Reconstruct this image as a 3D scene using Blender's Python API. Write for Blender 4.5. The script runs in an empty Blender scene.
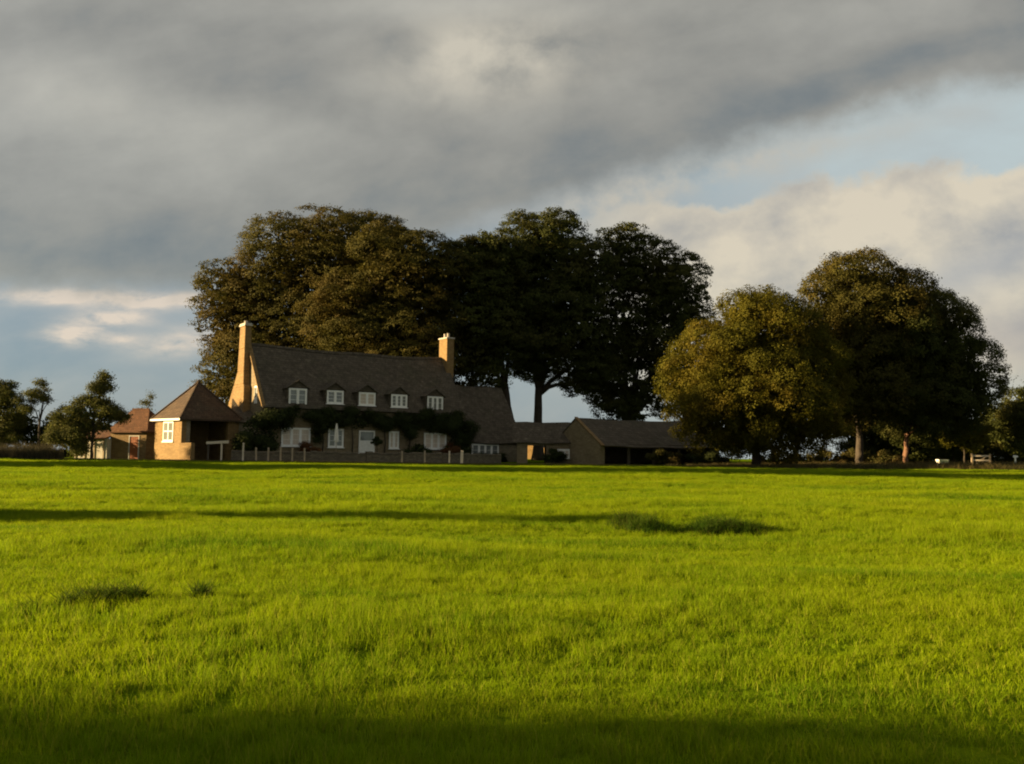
import bpy, math, random
import numpy as np
from mathutils import Vector, Matrix

R = math.radians
scene = bpy.context.scene
COL = scene.collection

# ------------------------------------------------------------------ camera
CAM_Z = 1.55
EXPOSURE = 1.85
SUN_EL = R(12.0)
SUN_DIR = Vector((-1.0, -0.01, 0.0)).normalized()          # towards the sun, flat
cam_d = bpy.data.cameras.new('camera')
cam_d.sensor_width = 36.0
cam_d.lens = 36.0 * 900.0 / 1024.0
cam_d.clip_start = 0.05
cam_d.clip_end = 20000.0
cam = bpy.data.objects.new('camera', cam_d)
COL.objects.link(cam)
cam.matrix_world = (Matrix.Translation((0, 0, CAM_Z)) @ Matrix.Rotation(R(90 + 4.26), 4, 'X')
                    @ Matrix.Rotation(R(0.7), 4, 'Z'))
scene.camera = cam

# ------------------------------------------------------------------ view
scene.view_settings.view_transform = 'Standard'
scene.view_settings.look = 'None'
scene.view_settings.gamma = 1.0
scene.view_settings.use_curve_mapping = False
scene.view_settings.exposure = EXPOSURE
scene.render.engine = 'CYCLES'
scene.cycles.pixel_filter_type = 'BLACKMAN_HARRIS'
scene.cycles.filter_width = 2.0
scene.cycles.max_bounces = 6
scene.cycles.transparent_max_bounces = 4
scene.cycles.diffuse_bounces = 3
scene.cycles.transmission_bounces = 3
scene.cycles.sample_clamp_indirect = 4.0

# ------------------------------------------------------------------ node helpers
class S:
    """a scalar socket with arithmetic, for writing node maths as expressions"""
    def __init__(self, nt, s): self.nt, self.s = nt, s
    def _m(self, op, *a):
        n = self.nt.nodes.new('ShaderNodeMath'); n.operation = op
        for i, v in enumerate((self,) + a):
            if isinstance(v, S): self.nt.links.new(v.s, n.inputs[i])
            else: n.inputs[i].default_value = v
        return S(self.nt, n.outputs[0])
    def __add__(self, o): return self._m('ADD', o)
    __radd__ = __add__
    def __mul__(self, o): return self._m('MULTIPLY', o)
    __rmul__ = __mul__
    def __sub__(self, o): return self._m('SUBTRACT', o)
    def __rsub__(self, o): return (self * -1.0) + o
    def __truediv__(self, o): return self._m('DIVIDE', o)
    def exp(self): return self._m('EXPONENT')
    def clamp(self):
        r = self._m('MAXIMUM', 0.0); return r._m('MINIMUM', 1.0)

def sstep(x, a, b):
    nt = x.nt
    n = nt.nodes.new('ShaderNodeMapRange'); n.interpolation_type = 'SMOOTHSTEP'
    nt.links.new(x.s, n.inputs['Value'])
    if a <= b:
        n.inputs['From Min'].default_value = a; n.inputs['From Max'].default_value = b
    else:
        n.inputs['From Min'].default_value = b; n.inputs['From Max'].default_value = a
        n.inputs['To Min'].default_value = 1.0; n.inputs['To Max'].default_value = 0.0
    return S(nt, n.outputs['Result'])

def gauss(x, y, cx, cy, sx, sy, rot=0.0):
    dx, dy = x - cx, y - cy
    if rot:
        c, s = math.cos(rot), math.sin(rot)
        dx, dy = dx * c + dy * s, dy * c - dx * s
    a = dx * (1.0 / sx); b = dy * (1.0 / sy)
    return ((a * a + b * b) * -1.0).exp()

def comb(nt, *v):
    n = nt.nodes.new('ShaderNodeCombineXYZ')
    for i, q in enumerate(v):
        if isinstance(q, S): nt.links.new(q.s, n.inputs[i])
        else: n.inputs[i].default_value = q
    return n.outputs[0]

def noise(nt, vec, scale, detail=5.0, rough=0.55, dist=0.0, w=None):
    n = nt.nodes.new('ShaderNodeTexNoise')
    n.inputs['Scale'].default_value = scale; n.inputs['Detail'].default_value = detail
    n.inputs['Roughness'].default_value = rough; n.inputs['Distortion'].default_value = dist
    if vec is not None: nt.links.new(vec, n.inputs['Vector'])
    return S(nt, n.outputs[0])

def mixc(nt, fac, a, b, mode='MIX'):
    n = nt.nodes.new('ShaderNodeMix'); n.data_type = 'RGBA'; n.blend_type = mode
    for key, v in ((0, fac), (6, a), (7, b)):
        if isinstance(v, S): v = v.s
        if isinstance(v, (int, float)): n.inputs[key].default_value = v
        elif isinstance(v, tuple): n.inputs[key].default_value = (*v, 1.0)[:4]
        else: nt.links.new(v, n.inputs[key])
    return n.outputs[2]

# ------------------------------------------------------------------ world: sky with cloud
world = bpy.data.worlds.new('World'); scene.world = world
world.use_nodes = True
wt = world.node_tree; wt.nodes.clear()
def build_sky():
    nt = wt
    out = nt.nodes.new('ShaderNodeOutputWorld'); bg = nt.nodes.new('ShaderNodeBackground')
    nt.links.new(bg.outputs[0], out.inputs['Surface'])
    sky = nt.nodes.new('ShaderNodeTexSky'); sky.sky_type = 'NISHITA'; sky.sun_disc = False
    sky.sun_elevation = SUN_EL
    sky.sun_rotation = math.atan2(SUN_DIR.x, SUN_DIR.y)
    sky.air_density = 1.0; sky.dust_density = 1.0; sky.ozone_density = 2.0
    STR = 0.1
    bg.inputs['Strength'].default_value = STR
    tc = nt.nodes.new('ShaderNodeTexCoord')
    sep = nt.nodes.new('ShaderNodeSeparateXYZ'); nt.links.new(tc.outputs['Generated'], sep.inputs[0])
    X, Y, Z = (S(nt, sep.outputs[i]) for i in range(3))
    az = X._m('ARCTAN2', Y)
    # a chart of directions: x from the azimuth, y downwards from the elevation
    x = az * 9.2 + az * az * az * 2.2 + 5.12
    y = 4.49 - (Z / Y._m('ABSOLUTE')._m('MAXIMUM', 0.3)) * 9.0 + (x - 5.12) * 0.0122
    v2 = comb(nt, x * 0.5 - y * 0.09, y * 1.05 + x * 0.19, 0.0)   # streaky chart, rising to the right
    v3 = comb(nt, x, y * 1.15, 3.7)
    nL = noise(nt, v2, 0.55, 5.0, 0.5, 0.3)
    nM = noise(nt, v2, 1.5, 6.0, 0.55, 0.2)
    nP = noise(nt, v3, 1.3, 7.0, 0.55, 0.1)
    nF = noise(nt, v3, 4.0, 6.0, 0.6)
    # open sky low down: steel blue, the Sky Texture tinted by thin cloud
    fx = sstep(x, 5.0, 9.0)
    blue = mixc(nt, fx, (0.205, 0.275, 0.325), (0.50, 0.575, 0.57))
    thin = mixc(nt, (nM * 2.2 - 0.6).clamp() * 0.6, blue, (0.42, 0.43, 0.41))
    # deck of grey cloud above a slanting lower edge
    yb = 2.88 - (x - 1.9)._m('MAXIMUM', 0.0) * 0.262
    d = y - yb + (nL - 0.5) * 0.5 + (nP - 0.5) * 0.45 + (nF - 0.5) * 0.16
    deck = sstep(d, 0.2, -0.2)
    b = (nL - 0.5) * 0.18 + (nM - 0.5) * 0.17 + (nP - 0.5) * 0.10 + (nF - 0.5) * 0.03 + 0.288
    b = b + gauss(x, y, 0.6, 0.9, 2.2, 0.5, 0.28) * 0.085
    b = b + gauss(x, y, 3.4, 1.35, 2.2, 0.22, 0.2) * 0.03
    b = b + gauss(x, y, 4.2, -0.1, 2.2, 0.2) * 0.11
    b = b - gauss(x, y, 2.8, 0.62, 0.9, 0.3, -0.2) * 0.06
    b = b - gauss(x, y, 1.2, 2.45, 2.6, 0.4) * 0.085
    b = b - gauss(x, y, 5.6, 1.55, 1.6, 0.3, -0.3) * 0.05
    b = b - gauss(x, y, 8.2, 0.85, 2.6, 0.3, -0.36) * 0.075
    b = b + gauss(x, y, 9.6, 0.0, 1.5, 0.3) * 0.03
    cool = comb(nt, b * 0.90, b * 1.02, b * 1.03)
    warm = comb(nt, b * 1.10, b * 1.05, b * 0.89)
    dk = mixc(nt, sstep(b, 0.14, 0.27), cool, warm)
    hl = (gauss(x, y, 4.85, 0.45, 0.95, 0.42, -0.1) * (nP * 2.6 - 0.6).clamp() * 1.5
          + gauss(x, y, 0.9, 0.95, 1.2, 0.3, 0.25) * (nP * 1.6 - 0.45).clamp() * 0.25).clamp()
    dk = mixc(nt, hl, dk, (0.60, 0.545, 0.43))
    # cumulus bank low on the right
    yc = 2.02 - (x - 6.6) * 0.14
    cu = sstep(y - yc + (nP - 0.5) * 1.1 + (nF - 0.5) * 0.22, -0.07, 0.13) * sstep(x, 5.2, 6.6) * sstep(y, 4.35, 3.6)
    shade = ((y - yc) * 0.2 + (nP - 0.5) * 2.2 + (nM - 0.5) * 1.6 + (nF - 0.5) * 0.5 + 0.16).clamp()
    cuc = mixc(nt, shade, (0.70, 0.61, 0.455), (0.36, 0.345, 0.32))
    cuc = mixc(nt, gauss(x, y, 9.6, 2.75, 0.9, 0.22, -0.35) * 0.6, cuc, (0.33, 0.34, 0.36))
    cuc = mixc(nt, gauss(x, y, 10.0, 3.4, 1.2, 0.35) * 0.5, cuc, (0.45, 0.37, 0.32))
    low = mixc(nt, cu, thin, cuc)
    # wisps under the deck on the right
    wsp = gauss(x, y, 7.6, 1.56, 1.8, 0.15, -0.24) * (nM * 1.6 + nP * 1.4 + nF * 0.8 - 1.4).clamp() * 0.95 + gauss(x, y, 6.4, 1.85, 1.5, 0.25, -0.25) * (nP * 2.0 + nF * 1.2 - 1.0).clamp() * 0.8
    low = mixc(nt, wsp.clamp(), low, (0.54, 0.49, 0.395))
    # small lit clouds low on the left
    vs = comb(nt, x * 1.2, y * 3.2, 8.0)
    nS = noise(nt, vs, 1.5, 6.0, 0.6, 0.2)
    pf = (nS * 2.6 - 0.75).clamp()
    sm = gauss(x, y, 0.65, 2.95, 0.62, 0.085) + gauss(x, y, 1.62, 3.0, 0.45, 0.08, -0.05) + gauss(x, y, 0.72, 3.35, 0.28, 0.1) \
        + gauss(x, y, 1.05, 3.18, 0.34, 0.08) + gauss(x, y, 1.75, 3.42, 0.4, 0.12, -0.15) * 0.7 + gauss(x, y, 1.2, 3.4, 0.16, 0.07) * 0.5
    sm = (sm * pf * 2.1).clamp()
    low = mixc(nt, gauss(x, y, 1.1, 3.1, 1.6, 0.3) * 0.35 * (nM * 2.0 - 0.4).clamp(), low, (0.36, 0.37, 0.37))
    low = mixc(nt, sm, low, (0.72, 0.60, 0.48))
    col = mixc(nt, deck, low, dk)
    # everything is stored as seen; divide by exposure and strength, and blend the real sky in
    k = 1.0 / (STR * 2 ** EXPOSURE)
    sc = nt.nodes.new('ShaderNodeVectorMath'); sc.operation = 'SCALE'
    nt.links.new(col, sc.inputs[0]); sc.inputs['Scale'].default_value = k
    hi = mixc(nt, 0.94, sky.outputs[0], sc.outputs[0])
    # unseen sky dimmed slightly overhead and behind the viewer to lower the fill light
    dk2 = nt.nodes.new('ShaderNodeVectorMath'); dk2.operation = 'SCALE'
    nt.links.new(hi, dk2.inputs[0]); nt.links.new((sstep(Y, 0.1, 0.7) * 0.05 + 0.95).s, dk2.inputs['Scale'])
    nt.links.new(dk2.outputs[0], bg.inputs['Color'])
build_sky()
try: world.cycles.sampling_method = 'MANUAL'; world.cycles.sample_map_resolution = 512
except Exception: pass

# ------------------------------------------------------------------ sun
sun_d = bpy.data.lights.new('sun', 'SUN'); sun_d.energy = 5.0; sun_d.angle = R(0.6)
sun_d.color = (1.0, 0.72, 0.36)
sun = bpy.data.objects.new('sun', sun_d); COL.objects.link(sun)
tosun = Vector((SUN_DIR.x * math.cos(SUN_EL), SUN_DIR.y * math.cos(SUN_EL), math.sin(SUN_EL)))
sun.rotation_euler = tosun.to_track_quat('Z', 'Y').to_euler()
sun.location = (-60, -5, 30)

# ------------------------------------------------------------------ object helpers
def tag(o, label=None, cat=None, group=None, kind=None):
    if label: o['label'] = label
    if cat: o['category'] = cat
    if group: o['group'] = group
    if kind: o['kind'] = kind
    return o

def thing(name, label, cat, loc=(0, 0, 0), rot=0.0, group=None):
    o = bpy.data.objects.new(name, None); COL.objects.link(o)
    o.empty_display_size = 0.3
    o.location = loc; o.rotation_euler = (0, 0, rot)
    return tag(o, label, cat, group)

class MB:
    def __init__(self): self.v, self.f = [], []
    def add(self, vs, fs):
        n = len(self.v); self.v += [tuple(p) for p in vs]; self.f += [tuple(i + n for i in f) for f in fs]; return self
    def box(self, x0, x1, y0, y1, z0, z1):
        v = [(x0, y0, z0), (x1, y0, z0), (x1, y1, z0), (x0, y1, z0), (x0, y0, z1), (x1, y0, z1), (x1, y1, z1), (x0, y1, z1)]
        return self.add(v, [(3, 2, 1, 0), (4, 5, 6, 7), (0, 1, 5, 4), (1, 2, 6, 5), (2, 3, 7, 6), (3, 0, 4, 7)])
    def hexa(self, lo, hi):
        """a block from four bottom and four top corners"""
        return self.add(list(lo) + list(hi), [(3, 2, 1, 0), (4, 5, 6, 7), (0, 1, 5, 4), (1, 2, 6, 5), (2, 3, 7, 6), (3, 0, 4, 7)])
    def prism(self, poly, axis, a, b):
        """poly of 2D points swept along an axis from a to b: axis 'x' -> (y,z), 'y' -> (x,z), 'z' -> (x,y)"""
        def P(p, t): return {'x': (t, p[0], p[1]), 'y': (p[0], t, p[1]), 'z': (p[0], p[1], t)}[axis]
        n = len(poly)
        vs = [P(p, a) for p in poly] + [P(p, b) for p in poly]
        fs = [tuple(range(n - 1, -1, -1)), tuple(range(n, 2 * n))] + [(i, (i + 1) % n, n + (i + 1) % n, n + i) for i in range(n)]
        return self.add(vs, fs)
    def slab(self, a, b, c, d, t):
        """a sheet a,b,c,d (counter-clockwise from outside) given thickness t inwards"""
        A, B, C_, D = map(Vector, (a, b, c, d))
        n = (B - A).cross(D - A).normalized() * t
        return self.hexa([A - n, B - n, C_ - n, D - n], [A, B, C_, D])
    def tube(self, pts, rads, seg=8, caps=True):
        pts = [Vector(p) for p in pts]; n0 = len(self.v); up = Vector((0.13, 0.3, 0.94))
        for i, p in enumerate(pts):
            d = (pts[min(i + 1, len(pts) - 1)] - pts[max(i - 1, 0)]).normalized()
            s = d.cross(up if abs(d.dot(up)) < 0.95 else Vector((1, 0, 0))).normalized(); t = s.cross(d)
            for k in range(seg):
                a = 2 * math.pi * k / seg
                self.v.append(tuple(p + (s * math.cos(a) + t * math.sin(a)) * rads[i]))
        for i in range(len(pts) - 1):
            for k in range(seg):
                k2 = (k + 1) % seg
                self.f.append((n0 + i * seg + k, n0 + i * seg + k2, n0 + (i + 1) * seg + k2, n0 + (i + 1) * seg + k))
        if caps:
            self.f.append(tuple(n0 + k for k in range(seg - 1, -1, -1)))
            self.f.append(tuple(n0 + (len(pts) - 1) * seg + k for k in range(seg)))
        return self
    def lathe(self, prof, seg=14, c=(0, 0, 0)):
        n0 = len(self.v)
        for r, z in prof:
            for k in range(seg):
                a = 2 * math.pi * k / seg
                self.v.append((c[0] + r * math.cos(a), c[1] + r * math.sin(a), c[2] + z))
        for i in range(len(prof) - 1):
            for k in range(seg):
                k2 = (k + 1) % seg
                self.f.append((n0 + i * seg + k, n0 + i * seg + k2, n0 + (i + 1) * seg + k2, n0 + (i + 1) * seg + k))
        self.f.append(tuple(n0 + k for k in range(seg - 1, -1, -1)))
        self.f.append(tuple(n0 + (len(prof) - 1) * seg + k for k in range(seg)))
        return self
    def build(self, name, mat, parent=None, loc=None, bevel=0.0, smooth=False):
        me = bpy.data.meshes.new(name); me.from_pydata(self.v, [], self.f); me.update()
        if smooth: me.polygons.foreach_set('use_smooth', [True] * len(me.polygons))
        me.materials.append(mat)
        o = bpy.data.objects.new(name, me); COL.objects.link(o)
        if parent is not None: o.parent = parent
        if loc: o.location = loc
        if bevel:
            m = o.modifiers.new('edge', 'BEVEL'); m.width = bevel; m.segments = 1; m.limit_method = 'ANGLE'
        return o

def np_mesh(name, verts, faces4, mat, parent=None):
    """verts (n,3), faces (m,k) arrays"""
    me = bpy.data.meshes.new(name)
    k = faces4.shape[1]
    me.vertices.add(len(verts)); me.vertices.foreach_set('co', verts.astype(np.float32).ravel())
    me.loops.add(faces4.size); me.loops.foreach_set('vertex_index', faces4.astype(np.int32).ravel())
    me.polygons.add(len(faces4)); me.polygons.foreach_set('loop_start', np.arange(0, faces4.size, k, dtype=np.int32))
    try: me.polygons.foreach_set('loop_total', np.full(len(faces4), k, dtype=np.int32))
    except Exception: pass
    me.update(calc_edges=True); me.validate()
    me.materials.append(mat)
    o = bpy.data.objects.new(name, me); COL.objects.link(o)
    if parent is not None: o.parent = parent
    return o

# ------------------------------------------------------------------ materials
def new_mat(name):
    m = bpy.data.materials.new(name); m.use_nodes = True
    nt = m.node_tree; nt.nodes.clear()
    out = nt.nodes.new('ShaderNodeOutputMaterial'); bs = nt.nodes.new('ShaderNodeBsdfPrincipled')
    nt.links.new(bs.outputs[0], out.inputs['Surface'])
    bs.inputs['Roughness'].default_value = 0.85
    try: bs.inputs['Specular IOR Level'].default_value = 0.25
    except Exception: pass
    return m, nt, bs, out

def texco(nt, kind='Object'):
    return nt.nodes.new('ShaderNodeTexCoord').outputs[kind]

def bump(nt, bs, h, strength=0.5, dist=0.02):
    b = nt.nodes.new('ShaderNodeBump'); b.inputs['Strength'].default_value = strength; b.inputs['Distance'].default_value = dist
    nt.links.new(h.s if isinstance(h, S) else h, b.inputs['Height']); nt.links.new(b.outputs[0], bs.inputs['Normal'])

def foliage_mat(name, c1, c2, c3=None, trans=0.35, patch=0.35):
    m, nt, bs, out = new_mat(name)
    g = nt.nodes.new('ShaderNodeNewGeometry')
    rnd = S(nt, g.outputs['Random Per Island'])
    n = noise(nt, texco(nt), patch, 3.0)
    col = mixc(nt, rnd, c1, c2)
    if c3: col = mixc(nt, sstep(n, 0.45, 0.68) * 0.8, col, c3)
    nb = noise(nt, texco(nt), patch * 3.5, 2.0)
    col = mixc(nt, sstep(nb, 0.5, 0.72) * 0.55, col, tuple(v * 0.6 for v in c1))
    hv = nt.nodes.new('ShaderNodeHueSaturation'); nt.links.new(col, hv.inputs['Color'])
    nt.links.new((rnd * 7.31)._m('FRACT')._m('MULTIPLY', 0.6).__add__(0.7).s, hv.inputs['Value'])
    nt.links.new(hv.outputs[0], bs.inputs['Base Color'])
    bs.inputs['Roughness'].default_value = 0.8
    bs.inputs['Specular IOR Level'].default_value = 0.08
    tr = nt.nodes.new('ShaderNodeBsdfTranslucent'); nt.links.new(hv.outputs[0], tr.inputs['Color'])
    mx = nt.nodes.new('ShaderNodeMixShader'); mx.inputs[0].default_value = trans
    nt.links.new(bs.outputs[0], mx.inputs[1]); nt.links.new(tr.outputs[0], mx.inputs[2])
    nt.links.new(mx.outputs[0], out.inputs['Surface'])
    return m

def stone_mat(name, a, b, mortar, scale=1.0, bh=0.14, bw=0.42):
    m, nt, bs, out = new_mat(name)
    g = texco(nt); ge = nt.nodes.new('ShaderNodeNewGeometry')
    sep = nt.nodes.new('ShaderNodeSeparateXYZ'); nt.links.new(g, sep.inputs[0])
    x, y, z = (S(nt, sep.outputs[i]) for i in range(3))
    wob = noise(nt, g, 1.3, 3.0)
    vec = comb(nt, (x + y * 0.9 + wob * 0.3) * scale, (z + wob * 0.12) * scale, 0.0)
    br = nt.nodes.new('ShaderNodeTexBrick')
    nt.links.new(vec, br.inputs['Vector'])
    br.inputs['Scale'].default_value = 1.0
    br.inputs['Brick Width'].default_value = bw; br.inputs['Row Height'].default_value = bh
    br.inputs['Mortar Size'].default_value = 0.012; br.inputs['Mortar Smooth'].default_value = 0.4
    br.inputs['Bias'].default_value = -0.1
    br.inputs['Color1'].default_value = (*a, 1); br.inputs['Color2'].default_value = (*b, 1); br.inputs['Mortar'].default_value = (*mortar, 1)
    n1 = noise(nt, g, 0.7, 5.0); n2 = noise(nt, g, 6.0, 4.0)
    c = mixc(nt, sstep(n1, 0.5, 0.75) * 0.4, br.outputs['Color'], tuple(v * 0.55 for v in a))
    c = mixc(nt, sstep(n2, 0.5, 0.8) * 0.4, c, tuple(min(1, v * 1.3) for v in b))
    n3 = noise(nt, comb(nt, x + y * 0.9, z * 2.2, 0.0), 2.2, 3.0, 0.6)
    c = mixc(nt, sstep(n3, 0.42, 0.62) * 0.45, c, tuple(v * 0.62 for v in a))
    nt.links.new(c, bs.inputs['Base Color'])
    bump(nt, bs, S(nt, br.outputs['Fac']) * -0.6 + n2 * 0.6, 0.6, 0.03)
    return m

def roof_mat(name, a, b, moss, row=0.26, wid=0.34):
    m, nt, bs, out = new_mat(name)
    g = texco(nt)
    sep = nt.nodes.new('ShaderNodeSeparateXYZ'); nt.links.new(g, sep.inputs[0])
    x, y, z = (S(nt, sep.outputs[i]) for i in range(3))
    wob = noise(nt, g, 0.8, 2.0)
    vec = comb(nt, x + y * 0.35 + wob * 0.2, z * 1.25 + wob * 0.1, 0.0)
    br = nt.nodes.new('ShaderNodeTexBrick'); nt.links.new(vec, br.inputs['Vector'])
    br.inputs['Scale'].default_value = 1.0; br.inputs['Brick Width'].default_value = wid; br.inputs['Row Height'].default_value = row
    br.inputs['Mortar Size'].default_value = 0.014; br.inputs['Mortar Smooth'].default_value = 0.3
    br.inputs['Color1'].default_value = (*a, 1); br.inputs['Color2'].default_value = (*b, 1)
    br.inputs['Mortar'].default_value = (*[v * 0.4 for v in a], 1)
    n1 = noise(nt, g, 0.55, 6.0, 0.6); n2 = noise(nt, g, 3.5, 4.0, 0.6)
    c = mixc(nt, sstep(n1, 0.48, 0.72) * 0.6, br.outputs['Color'], moss)
    c = mixc(nt, sstep(n2, 0.55, 0.72) * 0.6, c, tuple(v * 1.8 for v in b))
    n3 = noise(nt, comb(nt, x + y * 0.35, z * 1.5, 0.0), 1.6, 4.0, 0.65)
    c = mixc(nt, sstep(n3, 0.4, 0.6) * 0.5, c, tuple(v * 0.5 for v in a))
    nt.links.new(c, bs.inputs['Base Color'])
    saw = (z * (1.25 / row))._m('FRACT')
    bump(nt, bs, saw * -0.7 + S(nt, br.outputs['Fac']) * -0.4 + n2 * 0.5, 0.7, 0.04)
    return m

def plain_mat(name, a, b, scale=8.0, rough=0.7, stretch=None):
    m, nt, bs, out = new_mat(name)
    g = texco(nt)
    if stretch:
        mp = nt.nodes.new('ShaderNodeMapping'); mp.inputs['Scale'].default_value = stretch
        nt.links.new(g, mp.inputs[0]); g = mp.outputs[0]
    n = noise(nt, g, scale, 5.0, 0.6)
    nt.links.new(mixc(nt, sstep(n, 0.3, 0.7), a, b), bs.inputs['Base Color'])
    bs.inputs['Roughness'].default_value = rough
    bump(nt, bs, n, 0.3, 0.01)
    return m

def glass_mat():
    m, nt, bs, out = new_mat('window_glass')
    n = noise(nt, texco(nt), 1.5, 2.0)
    nt.links.new(mixc(nt, n, (0.10, 0.11, 0.105), (0.24, 0.255, 0.235)), bs.inputs['Base Color'])  # pale grey base stands in for reflected sky and net curtains
    bs.inputs['Roughness'].default_value = 0.12
    try: bs.inputs['Specular IOR Level'].default_value = 0.6
    except Exception: pass
    return m

def bark_mat(name, a, b):
    m, nt, bs, out = new_mat(name)
    mp = nt.nodes.new('ShaderNodeMapping'); mp.inputs['Scale'].default_value = (3, 3, 0.7)
    nt.links.new(texco(nt), mp.inputs[0])
    n = noise(nt, mp.outputs[0], 2.5, 6.0, 0.65)
    nt.links.new(mixc(nt, sstep(n, 0.3, 0.7), a, b), bs.inputs['Base Color'])
    bump(nt, bs, n, 0.9, 0.06)
    return m

M = dict(
    stone=stone_mat('honey_limestone', (0.20, 0.125, 0.05), (0.25, 0.165, 0.075), (0.17, 0.12, 0.06)),
    wallstone=stone_mat('cream_limestone', (0.185, 0.142, 0.082), (0.235, 0.185, 0.112), (0.165, 0.135, 0.088)),
    stone2=stone_mat('grey_limestone', (0.20, 0.165, 0.11), (0.26, 0.215, 0.145), (0.16, 0.135, 0.09)),
    drystone=stone_mat('dry_stone', (0.12, 0.10, 0.07), (0.19, 0.16, 0.11), (0.04, 0.03, 0.025), 1.0, 0.11, 0.34),
    brick=stone_mat('orange_brick', (0.21, 0.126, 0.046), (0.265, 0.170, 0.068), (0.20, 0.14, 0.07), 1.0, 0.09, 0.26),
    roof=roof_mat('stone_slate', (0.075, 0.060, 0.042), (0.108, 0.088, 0.062), (0.055, 0.053, 0.028)),
    tile=roof_mat('clay_tile', (0.070, 0.043, 0.026), (0.095, 0.060, 0.036), (0.048, 0.042, 0.026), 0.2, 0.22),
    tile_red=roof_mat('red_clay_tile', (0.125, 0.052, 0.022), (0.165, 0.075, 0.033), (0.07, 0.05, 0.027), 0.2, 0.22),
    white=plain_mat('white_paint', (0.70, 0.69, 0.65), (0.80, 0.79, 0.75), 5.0, 0.5),
    whitewash=plain_mat('whitewash', (0.42, 0.39, 0.33), (0.58, 0.55, 0.48), 1.5, 0.9),
    curtain=plain_mat('pale_curtain', (0.50, 0.42, 0.34), (0.62, 0.54, 0.45), 2.0, 0.9, (3, 3, 0.4)),
    door_red=plain_mat('rust_red_paint', (0.25, 0.075, 0.025), (0.32, 0.10, 0.035), 3.0, 0.6, (5, 5, 0.6)),
    timber=plain_mat('weathered_timber', (0.26, 0.20, 0.13), (0.40, 0.32, 0.22), 3.0, 0.85, (6, 6, 0.7)),
    pale_timber=plain_mat('pale_timber', (0.48, 0.40, 0.29), (0.62, 0.54, 0.42), 3.0, 0.85, (6, 6, 0.7)),
    dark_timber=plain_mat('dark_timber', (0.05, 0.04, 0.03), (0.09, 0.075, 0.055), 3.0, 0.85, (6, 6, 0.7)),
    lead=plain_mat('chimney_cap', (0.34, 0.30, 0.25), (0.45, 0.41, 0.35), 4.0, 0.8),
    clay=plain_mat('terracotta', (0.33, 0.15, 0.08), (0.42, 0.20, 0.11), 4.0, 0.85),
    canvas=plain_mat('cream_canvas', (0.66, 0.63, 0.55), (0.75, 0.72, 0.64), 4.0, 0.9),
    glass=glass_mat(),
    bark=bark_mat('brown_bark', (0.032, 0.025, 0.018), (0.06, 0.047, 0.035)),
    bark_pale=bark_mat('pale_bark', (0.10, 0.052, 0.03), (0.17, 0.09, 0.055)),
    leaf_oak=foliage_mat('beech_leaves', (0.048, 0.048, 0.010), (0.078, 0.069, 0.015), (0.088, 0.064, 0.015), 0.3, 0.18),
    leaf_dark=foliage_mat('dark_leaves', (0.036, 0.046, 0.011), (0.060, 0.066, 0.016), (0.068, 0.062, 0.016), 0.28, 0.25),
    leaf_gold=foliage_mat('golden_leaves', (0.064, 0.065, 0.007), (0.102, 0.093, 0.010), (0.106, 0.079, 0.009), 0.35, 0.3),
    leaf_ivy=foliage_mat('ivy_leaves', (0.022, 0.032, 0.010), (0.045, 0.055, 0.016), None, 0.2),
    leaf_hedge=foliage_mat('hedge_leaves', (0.05, 0.055, 0.014), (0.10, 0.085, 0.025), (0.12, 0.08, 0.03), 0.3, 0.8),
    leaf_apple=foliage_mat('orchard_leaves', (0.055, 0.068, 0.018), (0.12, 0.115, 0.03), None, 0.35),
    leaf_red=foliage_mat('russet_leaves', (0.10, 0.045, 0.018), (0.14, 0.07, 0.03), None, 0.3),
    weed=foliage_mat('seeding_weeds', (0.05, 0.047, 0.027), (0.085, 0.075, 0.045), None, 0.35),
)

# ------------------------------------------------------------------ terrain
def smooth(t): t = np.clip(t, 0, 1); return t * t * (3 - 2 * t)
_rs = np.random.RandomState(5)
_waves = [(_rs.uniform(-1, 1), _rs.uniform(-1, 1), _rs.uniform(0, 6.28), 10 ** _rs.uniform(-0.55, 0.25)) for _ in range(22)]
def undul(x, y):
    h = 0
    for a, b, p, k in _waves: h = h + 0.012 / k ** 0.7 * np.sin((a * x * 0.7 + b * y * 1.2) * k + p)
    return h
def ground_z(x, y):
    x = np.asarray(x, float); y = np.asarray(y, float)
    rise = smooth((y - 18) / 45.0) * (0.26 + 0.10 * smooth((x + 5) / 45.0))
    fall = -np.maximum(0, y - 128) * 0.0078
    near = 1 - smooth((y - 62) / 10)
    return rise + fall + undul(x, y) * near * np.where(np.hypot(x, y) < 200, 1, 0)
def gz(x, y): return float(ground_z(x, y))

def field_edge(x): return 69.5 - 0.11 * np.maximum(0, np.asarray(x) - 8) + 0.5 * np.sin(x * 0.3)

def ground_material():
    m, nt, bs, out = new_mat('meadow_soil')
    g = nt.nodes.new('ShaderNodeNewGeometry').outputs['Position']
    n1 = noise(nt, g, 0.25, 5.0); n2 = noise(nt, g, 9.0, 4.0)
    c = mixc(nt, sstep(n1, 0.35, 0.65), (0.085, 0.145, 0.004), (0.11, 0.155, 0.004))
    c = mixc(nt, sstep(n2, 0.45, 0.7) * 0.6, c, (0.06, 0.095, 0.005))
    nt.links.new(c, bs.inputs['Base Color']); bs.inputs['Roughness'].default_value = 1.0; bs.inputs['Specular IOR Level'].default_value = 0.0
    bump(nt, bs, n2, 0.8, 0.05)
    return m

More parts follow.
